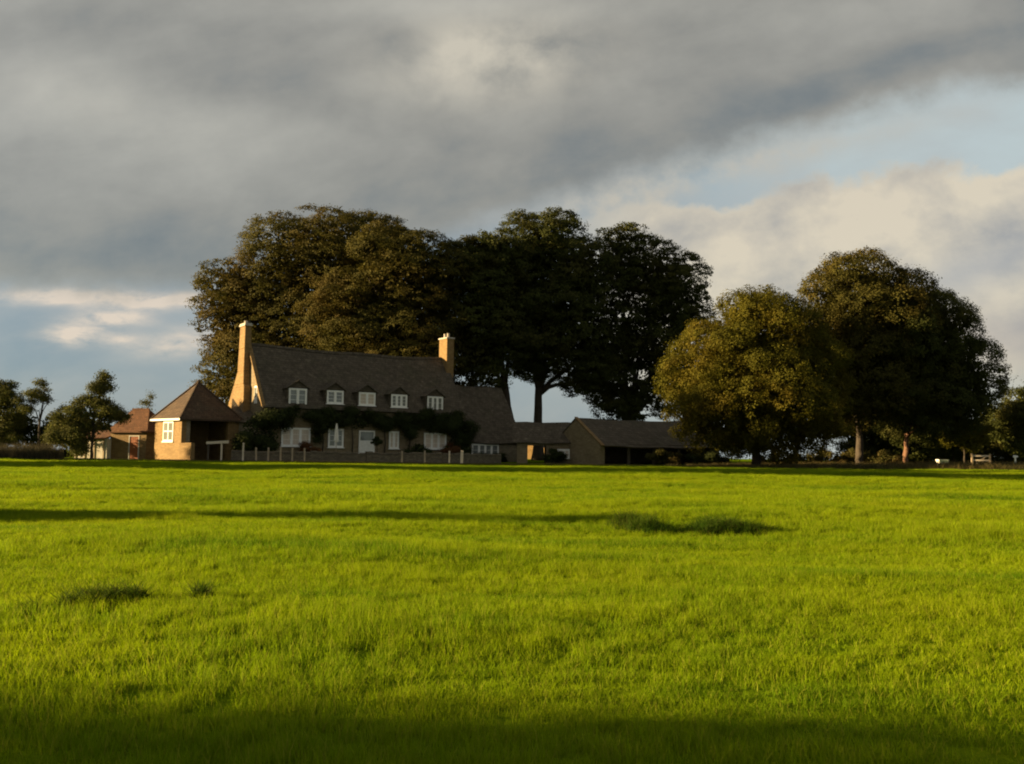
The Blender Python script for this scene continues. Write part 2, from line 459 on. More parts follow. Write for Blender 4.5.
def make_ground():
    xs = np.concatenate([[-9000, -4000, -1500, -700, -350, -200], np.arange(-120, 121, 1.2), [200, 350, 700, 1500, 4000, 9000]])
    ys = np.concatenate([[-3000, -600, -200, -60, -20], np.arange(-8, 130, 0.8), [140, 160, 200, 260, 340, 450, 600, 1000, 2500, 9000]])
    X, Y = np.meshgrid(xs, ys); Z = ground_z(X, Y)
    V = np.stack([X, Y, Z], -1).reshape(-1, 3); nx = len(xs); ny = len(ys)
    i, j = np.meshgrid(np.arange(nx - 1), np.arange(ny - 1)); a = (j * nx + i).ravel()
    F = np.stack([a, a + 1, a + nx + 1, a + nx], -1)
    o = np_mesh('ground', V, F, ground_material())
    o.data.polygons.foreach_set('use_smooth', [True] * len(o.data.polygons))
    tag(o, kind='structure')
make_ground()

# ------------------------------------------------------------------ grass
def grass_mat(name, a, b, dry, trans=0.5):
    m, nt, bs, out = new_mat(name)
    ge = nt.nodes.new('ShaderNodeNewGeometry'); pos = ge.outputs['Position']
    rnd = S(nt, ge.outputs['Random Per Island'])
    oi = S(nt, nt.nodes.new('ShaderNodeObjectInfo').outputs['Random'])
    n = noise(nt, pos, 0.35, 4.0); n2 = noise(nt, pos, 2.2, 3.0)
    mp = nt.nodes.new('ShaderNodeMapping'); mp.inputs['Scale'].default_value = (0.3, 0.9, 1.0); nt.links.new(pos, mp.inputs[0])
    n4 = noise(nt, mp.outputs[0], 0.55, 4.0, 0.6)
    c = mixc(nt, sstep(n + (n2 - 0.5) * 0.5, 0.3, 0.72), a, b)
    c = mixc(nt, sstep(n4, 0.50, 0.66) * 0.8, c, tuple(v * k for v, k in zip(a, (0.55, 0.72, 1.0))))
    n5 = noise(nt, pos, 0.13, 3.0)
    c = mixc(nt, sstep(n5, 0.52, 0.7) * 0.4, c, tuple(v * k for v, k in zip(b, (1.2, 1.0, 1.0))))
    c = mixc(nt, sstep((rnd + oi)._m('FRACT'), 0.76, 0.93) * 0.8, c, dry)
    hv = nt.nodes.new('ShaderNodeHueSaturation'); nt.links.new(c, hv.inputs['Color'])
    nt.links.new(((rnd * 5.7 + oi)._m('FRACT') * 0.36 + 0.82).s, hv.inputs['Value'])
    nt.links.new(hv.outputs[0], bs.inputs['Base Color']); bs.inputs['Roughness'].default_value = 0.75; bs.inputs['Specular IOR Level'].default_value = 0.06
    tr = nt.nodes.new('ShaderNodeBsdfTranslucent'); nt.links.new(hv.outputs[0], tr.inputs['Color'])
    mx = nt.nodes.new('ShaderNodeMixShader'); mx.inputs[0].default_value = trans
    nt.links.new(bs.outputs[0], mx.inputs[1]); nt.links.new(tr.outputs[0], mx.inputs[2])
    nt.links.new(mx.outputs[0], out.inputs['Surface'])
    return m

def blades(rs, n, spread, h0, h1, w0, w1, bend):
    """n bent tapering blades as a (verts, quads) pair"""
    r = spread * np.sqrt(rs.rand(n)); t = rs.rand(n) * 6.283
    bx, by = r * np.cos(t), r * np.sin(t)
    h = rs.uniform(h0, h1, n); w = rs.uniform(w0, w1, n); a = rs.rand(n) * 6.283; la = rs.rand(n) * 6.283
    ln = h * rs.uniform(0.1, bend, n)
    dx, dy = np.cos(la) * ln, np.sin(la) * ln; sx, sy = np.cos(a) * w / 2, np.sin(a) * w / 2
    vs = []
    for f, wf in ((-0.05, 1.0), (0.5, 0.8), (1.0, 0.12)):
        cx, cy, cz = bx + dx * f * abs(f), by + dy * f * abs(f), h * (f - 0.12 * f * f * (bend > 0.5))
        vs.append(np.stack([cx - sx * wf, cy - sy * wf, cz], -1)); vs.append(np.stack([cx + sx * wf, cy + sy * wf, cz], -1))
    V = np.stack(vs, 1).reshape(-1, 3)
    k = (np.arange(n) * 6)[:, None]
    F = np.concatenate([k + np.array([0, 1, 3, 2]), k + np.array([2, 3, 5, 4])])
    return V, F

def scatter(name, pts, scl, rots, sources, label=None, cat=None, mat=None):
    """ONE object whose geometry nodes stand tufts on its points"""
    coll = bpy.data.collections.new(name + '_tufts')
    for s in sources: coll.objects.link(s)
    me = bpy.data.meshes.new(name)
    me.vertices.add(len(pts)); me.vertices.foreach_set('co', pts.astype(np.float32).ravel())
    at = me.attributes.new('tuft_scale', 'FLOAT_VECTOR', 'POINT'); at.data.foreach_set('vector', scl.astype(np.float32).ravel())
    at = me.attributes.new('tuft_turn', 'FLOAT_VECTOR', 'POINT'); at.data.foreach_set('vector', rots.astype(np.float32).ravel())
    me.update()
    o = bpy.data.objects.new(name, me); COL.objects.link(o)
    ng = bpy.data.node_groups.new(name + '_nodes', 'GeometryNodeTree')
    ng.interface.new_socket('Geometry', in_out='INPUT', socket_type='NodeSocketGeometry')
    ng.interface.new_socket('Geometry', in_out='OUTPUT', socket_type='NodeSocketGeometry')
    N = ng.nodes.new
    gi, go = N('NodeGroupInput'), N('NodeGroupOutput')
    mp = N('GeometryNodeMeshToPoints'); ip = N('GeometryNodeInstanceOnPoints'); ci = N('GeometryNodeCollectionInfo')
    ci.inputs['Collection'].default_value = coll; ci.inputs['Separate Children'].default_value = True
    ci.inputs['Reset Children'].default_value = True
    a1 = N('GeometryNodeInputNamedAttribute'); a1.data_type = 'FLOAT_VECTOR'; a1.inputs['Name'].default_value = 'tuft_scale'
    a2 = N('GeometryNodeInputNamedAttribute'); a2.data_type = 'FLOAT_VECTOR'; a2.inputs['Name'].default_value = 'tuft_turn'
    L = ng.links.new
    L(gi.outputs[0], mp.inputs['Mesh']); L(mp.outputs[0], ip.inputs['Points']); L(ci.outputs[0], ip.inputs['Instance'])
    ip.inputs['Pick Instance'].default_value = True
    L(a1.outputs['Attribute'], ip.inputs['Scale'])
    e2r = N('FunctionNodeEulerToRotation'); L(a2.outputs['Attribute'], e2r.inputs[0]); L(e2r.outputs[0], ip.inputs['Rotation'])
    L(ip.outputs[0], go.inputs[0])
    md = o.modifiers.new('tufts', 'NODES'); md.node_group = ng
    return tag(o, label, cat, kind='stuff')

def tuft_sources(base, mat, specs, seed):
    rs = np.random.RandomState(seed); out = []
    for sp in specs:
        V, F = blades(rs, *sp)
        me = bpy.data.meshes.new(base)
        me.from_pydata(V.tolist(), [], F.tolist()); me.update(); me.materials.append(mat)
        out.append(bpy.data.objects.new(base, me))
    return out

def patch_noise(x, y, seed, kx, ky, n=14):
    rs = np.random.RandomState(seed); h = 0
    for _ in range(n):
        a, b, p, k = rs.uniform(-1, 1), rs.uniform(-1, 1), rs.uniform(0, 6.28), 2 ** rs.uniform(-1, 1.5)
        h = h + np.sin((a * kx * x + b * ky * y) * k + p)
    return h / math.sqrt(n / 2)

def make_grass():
    gm = grass_mat('meadow_grass_blades', (0.145, 0.232, 0.003), (0.208, 0.284, 0.003), (0.28, 0.29, 0.03))
    rs = np.random.RandomState(11)
    fine = [(48, 0.115, 0.055, 0.125, 0.0035, 0.006, 0.5)] * 5 + [(24, 0.10, 0.08, 0.18, 0.003, 0.0055, 0.35)]
    src = tuft_sources('grass_tuft', gm, fine, 3)
    P, SC = [], []
    def zone(y0, y1, dens, s):
        n = int(dens * (y1 - y0) * (1.7 * (y1) * 0.95 + 10))
        y = rs.uniform(y0, y1, n); x = rs.uniform(-1, 1, n) * (0.8 * y1 + 5)
        ok = (np.abs(x) < 0.78 * y + 5) & (y < field_edge(x))
        x, y = x[ok], y[ok]
        P.append(np.stack([x, y, ground_z(x, y) - 0.01], -1))
        hn = patch_noise(x, y, 21, 1.2, 2.6); h2 = patch_noise(x, y, 22, 0.35, 1.1)
        hh = np.clip(0.95 + 0.17 * hn + 0.25 * h2, 0.62, 1.8)
        w = s * rs.uniform(0.8, 1.25, len(x))
        SC.append(np.stack([w, w, hh * rs.uniform(0.75, 1.25, len(x)) * (0.82 + 0.08 * s)], -1))
    zone(1.5, 6, 115, 0.9); zone(6, 12, 90, 1.0); zone(12, 25, 60, 1.15); zone(25, 45, 28, 1.6); zone(45, 71, 16, 2.1)
    P = np.concatenate(P); SC = np.concatenate(SC)
    rt = np.stack([rs.normal(0, 0.07, len(P)), rs.normal(0, 0.07, len(P)), rs.rand(len(P)) * 6.283], -1)
    scatter('meadow_grass', P, SC, rt, src, 'bright yellow green pasture grass covering the whole field', 'grass')
    # rough ungrazed grass beyond the field, browner
    rm = grass_mat('rough_grass_blades', (0.075, 0.065, 0.022), (0.11, 0.085, 0.032), (0.16, 0.13, 0.07), 0.35)
    src2 = tuft_sources('rough_tuft', rm, [(22, 0.25, 0.3, 0.75, 0.012, 0.025, 0.5)] * 3, 9)
    n = 8500
    x = rs.uniform(-5, 75, n); y = field_edge(x) + 0.8 + rs.rand(n) ** 1.2 * 13.0
    ok = (x > 17 + rs.normal(0, 2, n))
    x, y = x[ok], y[ok]
    x2 = rs.uniform(-36, 19, 2600); y2 = field_edge(x2) + 0.4 + rs.rand(2600) ** 1.5 * 3.2
    x, y = np.concatenate([x, x2]), np.concatenate([y, y2])
    P = np.stack([x, y, ground_z(x, y)], -1)
    s = rs.uniform(0.7, 1.3, len(x)); SC = np.stack([s, s, s * np.clip(0.35 + 0.02 * (x - 15), 0.3, 0.85) * np.where(np.arange(len(x)) >= len(x) - 2600, 0.75, 1.0)], -1)
    rt = np.stack([0 * x, 0 * x, rs.rand(len(x)) * 6.283], -1)
    scatter('rough_grass', P, SC, rt, src2, 'brown rough verge grass between the field edge and the buildings and trees', 'grass')
    # pale seeding weeds at the far left field edge
    src3 = tuft_sources('weed_tuft', M['weed'], [(30, 0.3, 0.7, 1.5, 0.015, 0.035, 0.35)] * 3, 10)
    n = 800
    x = rs.uniform(-58, -37.2, n); y = 72.3 + rs.rand(n) * 3.0 + 0.0 * x
    P = np.stack([x, y, ground_z(x, y)], -1)
    s = rs.uniform(0.6, 1.05, n) * np.clip((-33.5 - x) / 3.5, 0.45, 1); SC = np.stack([s, s, s], -1)
    rt = np.stack([0 * x, 0 * x, rs.rand(n) * 6.283], -1)
    scatter('tall_weeds', P, SC, rt, src3, 'tall grey seeding weeds along the field edge beside the dark hedge', 'weeds')
make_grass()

# ------------------------------------------------------------------ foliage
LEAF_N, LEAF_S = 2.4, 0.66
def crown_mesh(name, lobes, clusters, per, leaf, mat, parent, seed, sub=14, subr=0.36, cr=0.55, flat=0.6, core=0.25, droop=0.0, gaps=0.0, zf=1.0):
    """leaves in sprays over the outside of sub-lobes that grow on the given ellipsoid lobes (cx,cy,cz,rx,ry,rz)"""
    rs = np.random.RandomState(seed)
    clusters = int(clusters * LEAF_N ** 0.6); per = int(per * LEAF_N ** 0.4); leaf = leaf * LEAF_S
    L = np.array(lobes, float)
    subs = []
    for l in L:
        n = max(4, int(sub * (l[3] * l[5]) ** 0.5 / 3.0)) if sub > 4 else sub
        d = rs.normal(size=(n * 3, 3)); d /= np.linalg.norm(d, axis=1)[:, None]
        keep = [d[0]]
        for q in d[1:]:
            if len(keep) >= n: break
            if max(q @ k for k in keep) < 1 - 1.2 / n: keep.append(q)
        for q in keep:
            rr = subr * rs.uniform(0.55, 1.35)
            c = l[:3] + q * l[3:] * (1 - rr * rs.uniform(0.45, 0.85))
            r = l[3:].mean() * rr
            subs.append([*c, r * rs.uniform(0.95, 1.3), r * rs.uniform(0.95, 1.3), r * rs.uniform(0.7, 0.95) * zf])
    Q = np.array(subs)
    w = (Q[:, 3] * Q[:, 5]); w /= w.sum()
    cen, out = [], []
    need = clusters; tries = 0
    while need > 0 and tries < 12:
        tries += 1
        k = rs.choice(len(Q), need * 2, p=w)
        d = rs.normal(size=(len(k), 3)); d[:, 2] += 0.25; d /= np.linalg.norm(d, axis=1)[:, None]
        p = Q[k, :3] + d * Q[k, 3:] * rs.uniform(0.80, 1.0, len(k))[:, None]
        deep = np.zeros(len(k), bool)
        for q in Q:
            deep |= (((p - q[:3]) / q[3:]) ** 2).sum(1) < 0.6
        ok = ~deep | (rs.rand(len(k)) < 0.12)
        p, d = p[ok][:need], d[ok][:need]
        cen.append(p); out.append(d); need -= len(p)
    cen = np.concatenate(cen); out = np.concatenate(out)
    if gaps > 0:
        g = patch_noise(cen[:, 0] * 1.0 + cen[:, 1] * 0.3, cen[:, 2] + cen[:, 1] * 0.4, seed + 7, 1.0, 1.0)
        keep = g > np.quantile(g, gaps); cen, out = cen[keep], out[keep]
    nc = len(cen)
    csz = cr * rs.uniform(0.6, 1.4, nc)
    off = rs.normal(size=(nc * per, 3)); off /= np.linalg.norm(off, axis=1)[:, None]
    off *= (rs.rand(nc * per) ** 0.5)[:, None] * np.repeat(csz, per)[:, None] * 1.35 * np.array([1, 1, flat])
    pos = np.repeat(cen, per, 0) + off
    nor = np.repeat(out, per, 0) * 1.0 + rs.normal(size=(nc * per, 3)) * 0.36 + np.array([0, 0, 0.12])
    if droop:
        rr = np.linalg.norm(pos[:, :2] - np.repeat(cen[:, :2], per, 0), axis=1); pos[:, 2] -= droop * rr
    size = leaf * rs.uniform(0.6, 1.35, len(pos))
    if core > 0:                                            # larger sprays inside, so that the crown has a body
        m = int(nc * per * core * 0.2)
        k = rs.choice(len(L), m, p=(L[:, 3] * L[:, 4] * L[:, 5]) / (L[:, 3] * L[:, 4] * L[:, 5]).sum())
        d = rs.normal(size=(m, 3)); d /= np.linalg.norm(d, axis=1)[:, None]
        pos = np.concatenate([pos, L[k, :3] + d * L[k, 3:] * rs.uniform(0.25, 0.78, m)[:, None]])
        nor = np.concatenate([nor, rs.normal(size=(m, 3))]); size = np.concatenate([size, leaf * 2.2 * rs.uniform(0.7, 1.4, m)])
    nor /= np.linalg.norm(nor, axis=1)[:, None]
    t = rs.normal(size=nor.shape); a = np.cross(nor, t); a /= np.linalg.norm(a, axis=1)[:, None]; b = np.cross(nor, a)
    sz = size[:, None]
    V = np.stack([pos - a * sz * 0.62, pos + b * sz * 0.36 + nor * sz * 0.08, pos + a * sz * 0.62, pos - b * sz * 0.36 + nor * sz * 0.08], 1).reshape(-1, 3)
    F = np.arange(len(V)).reshape(-1, 4)
    o = np_mesh(name, V, F, mat, parent)
    return o, Q

def grown(k, lobes): return [tuple(v * k for v in l) for l in lobes]

def trunk_mesh(parent, base_r, fork_z, lobes, Q, mat, seed, lean=(0, 0), twigs=14, tops=None):
    """tapered trunk with a flared foot, main limbs to the lobes and lesser boughs to the sub-lobes"""
    rs = random.Random(seed); mb = MB()
    fx, fy = lean
    top = Vector((fx, fy, fork_z))
    n = 7
    pts = [Vector((fx * (i / n) ** 1.4 + rs.uniform(-1, 1) * base_r * 0.12, fy * (i / n) + rs.uniform(-1, 1) * base_r * 0.12, -0.3 + (fork_z + 0.3) * i / n)) for i in range(n)] + [top]
    mb.tube(pts, [base_r * (1.55 if i == 0 else 1.12 if i == 1 else 1.0 - 0.32 * i / n) for i in range(n + 1)], 10)
    limbs = []
    for l in lobes:
        c = Vector(l[:3]); c.z = max(c.z, fork_z + 0.5)
        r = base_r * 0.5
        s = top - Vector((0, 0, rs.uniform(0.1, 0.25) * fork_z * 0.5))
        mid = s.lerp(c, 0.5) + Vector((rs.uniform(-.4, .4), rs.uniform(-.4, .4), rs.uniform(0.2, 0.9)))
        mb.tube([s, s.lerp(mid, 0.5) + Vector((0, 0, 0.3)), mid, c], [r, r * 0.85, r * 0.65, r * 0.3], 7)
        limbs.append((mid, c))
    for q in rs.sample(list(range(len(Q))), min(twigs, len(Q))):
        e = Vector(Q[q][:3])
        mid, c = min(limbs, key=lambda mc: (mc[1] - e).length)
        s = mid.lerp(c, rs.uniform(0.0, 0.8)); r = base_r * 0.17
        m2 = s.lerp(e, 0.5) + Vector((rs.uniform(-.3, .3), rs.uniform(-.3, .3), rs.uniform(-.1, .5)))
        mb.tube([s, m2, e], [r, r * 0.7, r * 0.25], 5)
    return mb.build('trunk', mat, parent, smooth=True)

def tree(name, label, cat, x, y, lobes, clusters, per, leaf, lm, bark, seed, base_r, fork_z, group=None, lean=(0, 0), twigs=14, **kw):
    t = thing(name, label, cat, (x, y, gz(x, y)), 0.0, group)
    o, Q = crown_mesh('crown', lobes, clusters, per, leaf, lm, t, seed, **kw)
    trunk_mesh(t, base_r, fork_z, lobes, Q, bark, seed + 1, lean, twigs)
    return t

# ------------------------------------------------------------------ windows
def window(parent, x0, x1, z0, z1, y=0.0, lights=2, rows=3, deep=0.10, pane='glass', frame='white', label=None, bar=0.05, fr=0.11):
    """casement window facing local -y whose frame stands just proud of the plane y: frame > pane"""
    mb = MB()
    ya, yb = y - 0.03, y + deep
    mb.box(x0, x1, ya, yb, z1 - fr, z1); mb.box(x0, x1, ya, yb, z0, z0 + fr)
    mb.box(x0, x0 + fr, ya, yb, z0 + fr, z1 - fr); mb.box(x1 - fr, x1, ya, yb, z0 + fr, z1 - fr)
    w = (x1 - x0 - 2 * fr) / lights
    for i in range(1, lights):
        c = x0 + fr + w * i; mb.box(c - fr * 0.6, c + fr * 0.6, ya + 0.004, yb - 0.003, z0 + fr, z1 - fr)
    for i in range(lights):
        a = x0 + fr + w * i
        a0, a1 = a + (fr * 0.6 if i else 0), a + w - (fr * 0.6 if i < lights - 1 else 0)
        s = bar
        mb.box(a0, a0 + s, ya + 0.012, yb - 0.01, z0 + fr, z1 - fr); mb.box(a1 - s, a1, ya + 0.012, yb - 0.01, z0 + fr, z1 - fr)
        mb.box(a0 + s, a1 - s, ya + 0.012, yb - 0.01, z0 + fr, z0 + fr + s); mb.box(a0 + s, a1 - s, ya + 0.012, yb - 0.01, z1 - fr - s, z1 - fr)
        for k in range(1, rows):
            z = z0 + fr + (z1 - z0 - 2 * fr) * k / rows
            mb.box(a0 + s, a1 - s, ya + 0.02, yb - 0.02, z - 0.014, z + 0.014)
    mb.box(x0 - 0.08, x1 + 0.08, y - 0.09, y + deep - 0.004, z0 - 0.06, z0 - 0.001)          # sill
    f = mb.build('window', M[frame], parent)
    if label: f['label'] = label
    MB().box(x0 + fr, x1 - fr, y + 0.03, y + 0.05, z0 + fr, z1 - fr).build('pane', M[pane], f)
    return f

# ------------------------------------------------------------------ farmhouse
HX, HY, HA = -21.1, 76.0, R(34.4)
HU = Vector((math.cos(HA), math.sin(HA), 0)); HV = Vector((-math.sin(HA), math.cos(HA), 0))
HG = 0.30                                                     # ground level at the house
def hw(x, y, z=HG): return Vector((HX, HY, 0)) + HU * x + HV * y + Vector((0, 0, z))

def farmhouse():
    h = thing('farmhouse', 'long stone farmhouse with steep slate roof, two chimneys and a row of white dormers', 'house', (HX, HY, 0), HA)
    EV, RD, DP, LN = 5.17, 10.45, 8.0, 20.0
    pitch = (RD - EV) / (DP / 2)
    # walls of the main range: gabled block
    w = MB()
    w.prism([(0, -0.2), (DP, -0.2), (DP, EV), (DP / 2, RD - 0.12), (0, EV)], 'x', 0.0, 0.45)          # west gable
    w.prism([(0.001, -0.2), (DP - 0.001, -0.2), (DP - 0.001, EV), (DP / 2, RD - 0.12), (0.001, EV)], 'x', LN - 0.45, LN)
    w.box(0.45, LN - 0.45, 0, 0.45, -0.2, EV - 0.05); w.box(0.45, LN - 0.45, DP - 0.45, DP, -0.2, EV - 0.05)
    w.build('wall', M['wallstone'], h)
    # roof: two sagging slopes with a rough edge, thick stone slate
    r = MB(); t = 0.16; n = 16
    rs = random.Random(2)
    sag = [0.10 * math.sin(i * 0.9) * 0.5 - 0.16 * math.sin(math.pi * i / n) + rs.uniform(-.025, .025) for i in range(n + 1)]
    X0, X1, ov = -0.06, LN + 0.08, 0.30
    for i in range(n):
        xa, xb = X0 + (X1 - X0) * i / n, X0 + (X1 - X0) * (i + 1) / n
        ra, rb = RD + 0.1 + sag[i], RD + 0.1 + sag[i + 1]
        ea, eb = EV - ov * pitch + 0.12 + sag[i] * 0.4, EV - ov * pitch + 0.12 + sag[i + 1] * 0.4
        ma, mb_ = (ra + ea) / 2 - 0.08, (rb + eb) / 2 - 0.08
        ym = (DP / 2 - ov) / 2
        r.slab((xa, -ov, ea), (xb, -ov, eb), (xb, ym, mb_), (xa, ym, ma), t)
        r.slab((xa, ym, ma), (xb, ym, mb_), (xb, DP / 2, rb), (xa, DP / 2, ra), t)
        r.slab((xb, DP + ov, eb), (xa, DP + ov, ea), (xa, DP / 2, ra), (xb, DP / 2, rb), t)
    rf = r.build('roof', M['roof'], h)
    rg = MB()
    for i in range(n):
        xa, xb = X0 + (X1 - X0) * i / n, X0 + (X1 - X0) * (i + 1) / n
        rg.hexa([(xa, 3.82, RD - 0.04 + sag[i]), (xb - 0.02, 3.82, RD - 0.04 + sag[i + 1]), (xb - 0.02, 4.18, RD - 0.04 + sag[i + 1]), (xa, 4.18, RD - 0.04 + sag[i])],
                [(xa, 3.94, RD + 0.19 + sag[i]), (xb - 0.02, 3.94, RD + 0.19 + sag[i + 1]), (xb - 0.02, 4.06, RD + 0.19 + sag[i + 1]), (xa, 4.06, RD + 0.19 + sag[i])])
    rg.build('ridge_tiles', M['roof'], rf)
    g = MB(); g.tube([(-0.05, -0.36, EV - 0.32), (20.1, -0.36, EV - 0.36)], [0.055, 0.055], 8); g.build('gutter', M['dark_timber'], rf)
    # big external stack on the sunlit west gable
    c = MB()
    def ring(x, y0, y1, z, xi=-0.001): return [(x, y0, z), (xi, y0, z), (xi, y1, z), (x, y1, z)]
    c.box(-0.62, -0.001, 3.05, 7.3, -0.2, 5.3)
    c.hexa(ring(-0.62, 3.05, 7.3, 5.3), ring(-0.62, 3.05, 6.15, 6.7))
    c.hexa(ring(-0.62, 3.05, 6.15, 6.7), ring(-0.6, 3.3, 5.95, 6.95))
    c.hexa(ring(-0.6, 3.3, 5.95, 6.95), ring(-0.58, 3.38, 5.1, 8.1))
    c.hexa(ring(-0.58, 3.38, 5.1, 8.1), ring(-0.56, 3.42, 4.98, 10.1))
    c.hexa(ring(-0.56, 3.42, 4.98, 10.1, 0.06), ring(-0.53, 3.48, 4.9, 12.1, 0.03))
    st = c.build('chimney', M['brick'], h, bevel=0.03); st['label'] = 'tall sunlit chimney rising up the outside of the west gable'
    k = MB(); k.box(-0.6, 0.1, 3.4, 4.98, 12.1, 12.24); k.box(-0.56, 0.06, 3.45, 4.93, 12.24, 12.36)
    k.build('chimney_cap', M['lead'], st)
    p = MB(); p.lathe([(0.17, 0), (0.19, 0.05), (0.15, 0.1), (0.14, 0.22), (0.17, 0.26), (0.12, 0.26)], 12, (-0.25, 4.2, 12.36)); p.build('chimney_pot', M['lead'], st)
    # ridge stack at the east end
    c = MB(); c.box(19.6, 20.4, 2.85, 4.4, 8.6, 12.5); st = c.build('chimney', M['brick'], h); st['label'] = 'short sunlit chimney on the east end of the ridge'
    k = MB(); k.box(19.53, 20.47, 2.78, 4.47, 12.5, 12.64); k.build('chimney_cap', M['lead'], st)
    for yy in (3.3, 3.95):
        p = MB(); p.lathe([(0.17, 0), (0.18, 0.05), (0.14, 0.1), (0.13, 0.4), (0.16, 0.45), (0.1, 0.45)], 12, (20.0, yy, 12.64)); p.build('chimney_pot', M['lead'], st)
    # five wall dormers
    for (x0, x1, z0, z1) in ((2.32, 3.95, 5.0, 6.56), (5.80, 7.38, 5.36, 6.54), (8.87, 10.5, 5.32, 6.5), (12.1, 13.75, 5.27, 6.46), (15.9, 17.6, 4.72, 6.44)):
        yr = (z1 + 0.15 - EV) / pitch + 0.15                   # where the cheeks meet the slope
        d = MB()
        a, b = x0 - 0.14, x1 + 0.14
        pk = z1 + 0.12 + (b - a) / 2 * 0.6
        d.prism([(0.02, EV - 0.8), (0.02, z1 + 0.1), (yr + 0.25, z1 + 0.1)], 'x', a, x0 - 0.002)
        d.prism([(0.02, EV - 0.8), (0.02, z1 + 0.1), (yr + 0.25, z1 + 0.1)], 'x', x1 + 0.002, b)
        d.prism([(x0 - 0.14, z1 + 0.02), (x1 + 0.14, z1 + 0.02), ((a + b) / 2, pk - 0.05)], 'y', 0.024, 0.3)
        d.box(x0, x1, 0.16, 0.3, EV - 0.9, z1 + 0.018)
        do = d.build('dormer', M['roof'], h)
        dr = MB(); m = (a + b) / 2; yb = (pk - EV) / pitch + 0.5
        dr.slab((a - 0.14, -0.12, z1 - 0.0), (m, -0.12, pk + 0.06), (m, yb, pk + 0.06), (a - 0.14, yr, z1 - 0.0), 0.07)
        dr.slab((m, -0.12, pk + 0.06), (b + 0.14, -0.12, z1 - 0.0), (b + 0.14, yr, z1 - 0.0), (m, yb, pk + 0.06), 0.07)
        dr.build('dormer_roof', M['roof'], do)
        window(do, x0, x1, z0, z1, 0.0, 3 if x1 - x0 > 1.65 else 2, 3, 0.12, 'curtain' if 8 < x0 < 11 else 'glass')
    # ground floor openings
    window(h, 1.75, 4.35, 1.55, 3.15, -0.06, 3, 3, 0.06, 'curtain', label='wide white window with pale curtains, lowest on the left')
    window(h, 6.0, 7.45, 1.5, 3.15, -0.06, 2, 3, 0.06)
    window(h, 11.95, 12.95, 1.45, 3.05, -0.06, 2, 3, 0.06, 'curtain')
    window(h, 15.6, 18.0, 1.45, 2.98, -0.06, 3, 3, 0.06, 'curtain')
    d = MB(); d.box(8.95, 9.07, -0.09, 0.0, 0.3, 3.05); d.box(10.38, 10.5, -0.09, 0.0, 0.3, 3.05); d.box(9.07, 10.38, -0.09, 0.0, 2.93, 3.05)
    df = d.build('door_frame', M['white'], h)
    d = MB(); d.box(9.07, 10.38, -0.05, -0.004, 0.35, 2.1)
    for i in range(3): d.box(9.12 + i * 0.42, 9.47 + i * 0.42, -0.07, -0.052, 0.5, 1.2)
    d.box(9.07, 10.38, -0.06, -0.004, 2.102, 2.16)
    d.build('door', M['white'], df)
    d = MB(); d.box(9.07, 10.38, -0.03, -0.006, 2.162, 2.93); d.build('fanlight', M['glass'], df)
    # small window in the sunlit gable beside the stack
    gw = MB()
    gw.box(-0.05, 0.03, 1.25, 1.95, 5.2, 6.7)
    go = gw.build('window', M['white'], h)
    gp = MB(); gp.box(-0.07, -0.052, 1.34, 1.58, 5.75, 6.55); gp.box(-0.07, -0.052, 1.64, 1.87, 5.75, 6.55); gp.build('pane', M['glass'], go)
    # copings on the west gable
    cp = MB(); cp.slab((-0.12, -0.34, EV - 0.24), (0.2, -0.34, EV - 0.24), (0.2, 4.0, RD + 0.2), (-0.12, 4.0, RD + 0.2), 0.12)
    cp.slab((0.2, 8.34, EV - 0.24), (-0.12, 8.34, EV - 0.24), (-0.12, 4.0, RD + 0.2), (0.2, 4.0, RD + 0.2), 0.12)
    cp.build('coping', M['brick'], h)
    # lower east wing
    ER, EE = 7.85, 2.42; ep = (ER - EE) / 4.2
    e = MB()
    e.prism([(-0.05, -0.2), (7.95, -0.2), (7.95, EE), (4.0, ER - 0.1), (-0.05, EE)], 'x', 26.4, 26.85)
    e.box(LN + 0.01, 26.4, -0.05, 0.4, -0.2, EE - 0.03); e.box(LN + 0.01, 26.4, 7.55, 7.95, -0.2, EE - 0.03)
    wing = e.build('wing', M['stone2'], h)
    er = MB()
    for i in range(6):
        xa, xb = LN + 0.02 + i * 1.16, LN + 0.02 + (i + 1) * 1.16
        s0, s1 = 0.06 * math.sin(i * 1.7), 0.06 * math.sin((i + 1) * 1.7)
        er.slab((xa, -0.35, EE - 0.32 + s0), (xb, -0.35, EE - 0.32 + s1), (xb, 4.0, ER + 0.1 + s1), (xa, 4.0, ER + 0.1 + s0), 0.15)
        er.slab((xb, 8.3, EE - 0.32 + s1), (xa, 8.3, EE - 0.32 + s0), (xa, 4.0, ER + 0.1 + s0), (xb, 4.0, ER + 0.1 + s1), 0.15)
    er.build('wing_roof', M['roof'], wing)
    window(wing, 20.85, 24.0, 0.78, 2.02, -0.11, 4, 2, 0.055, 'glass')
    return h
farmhouse()

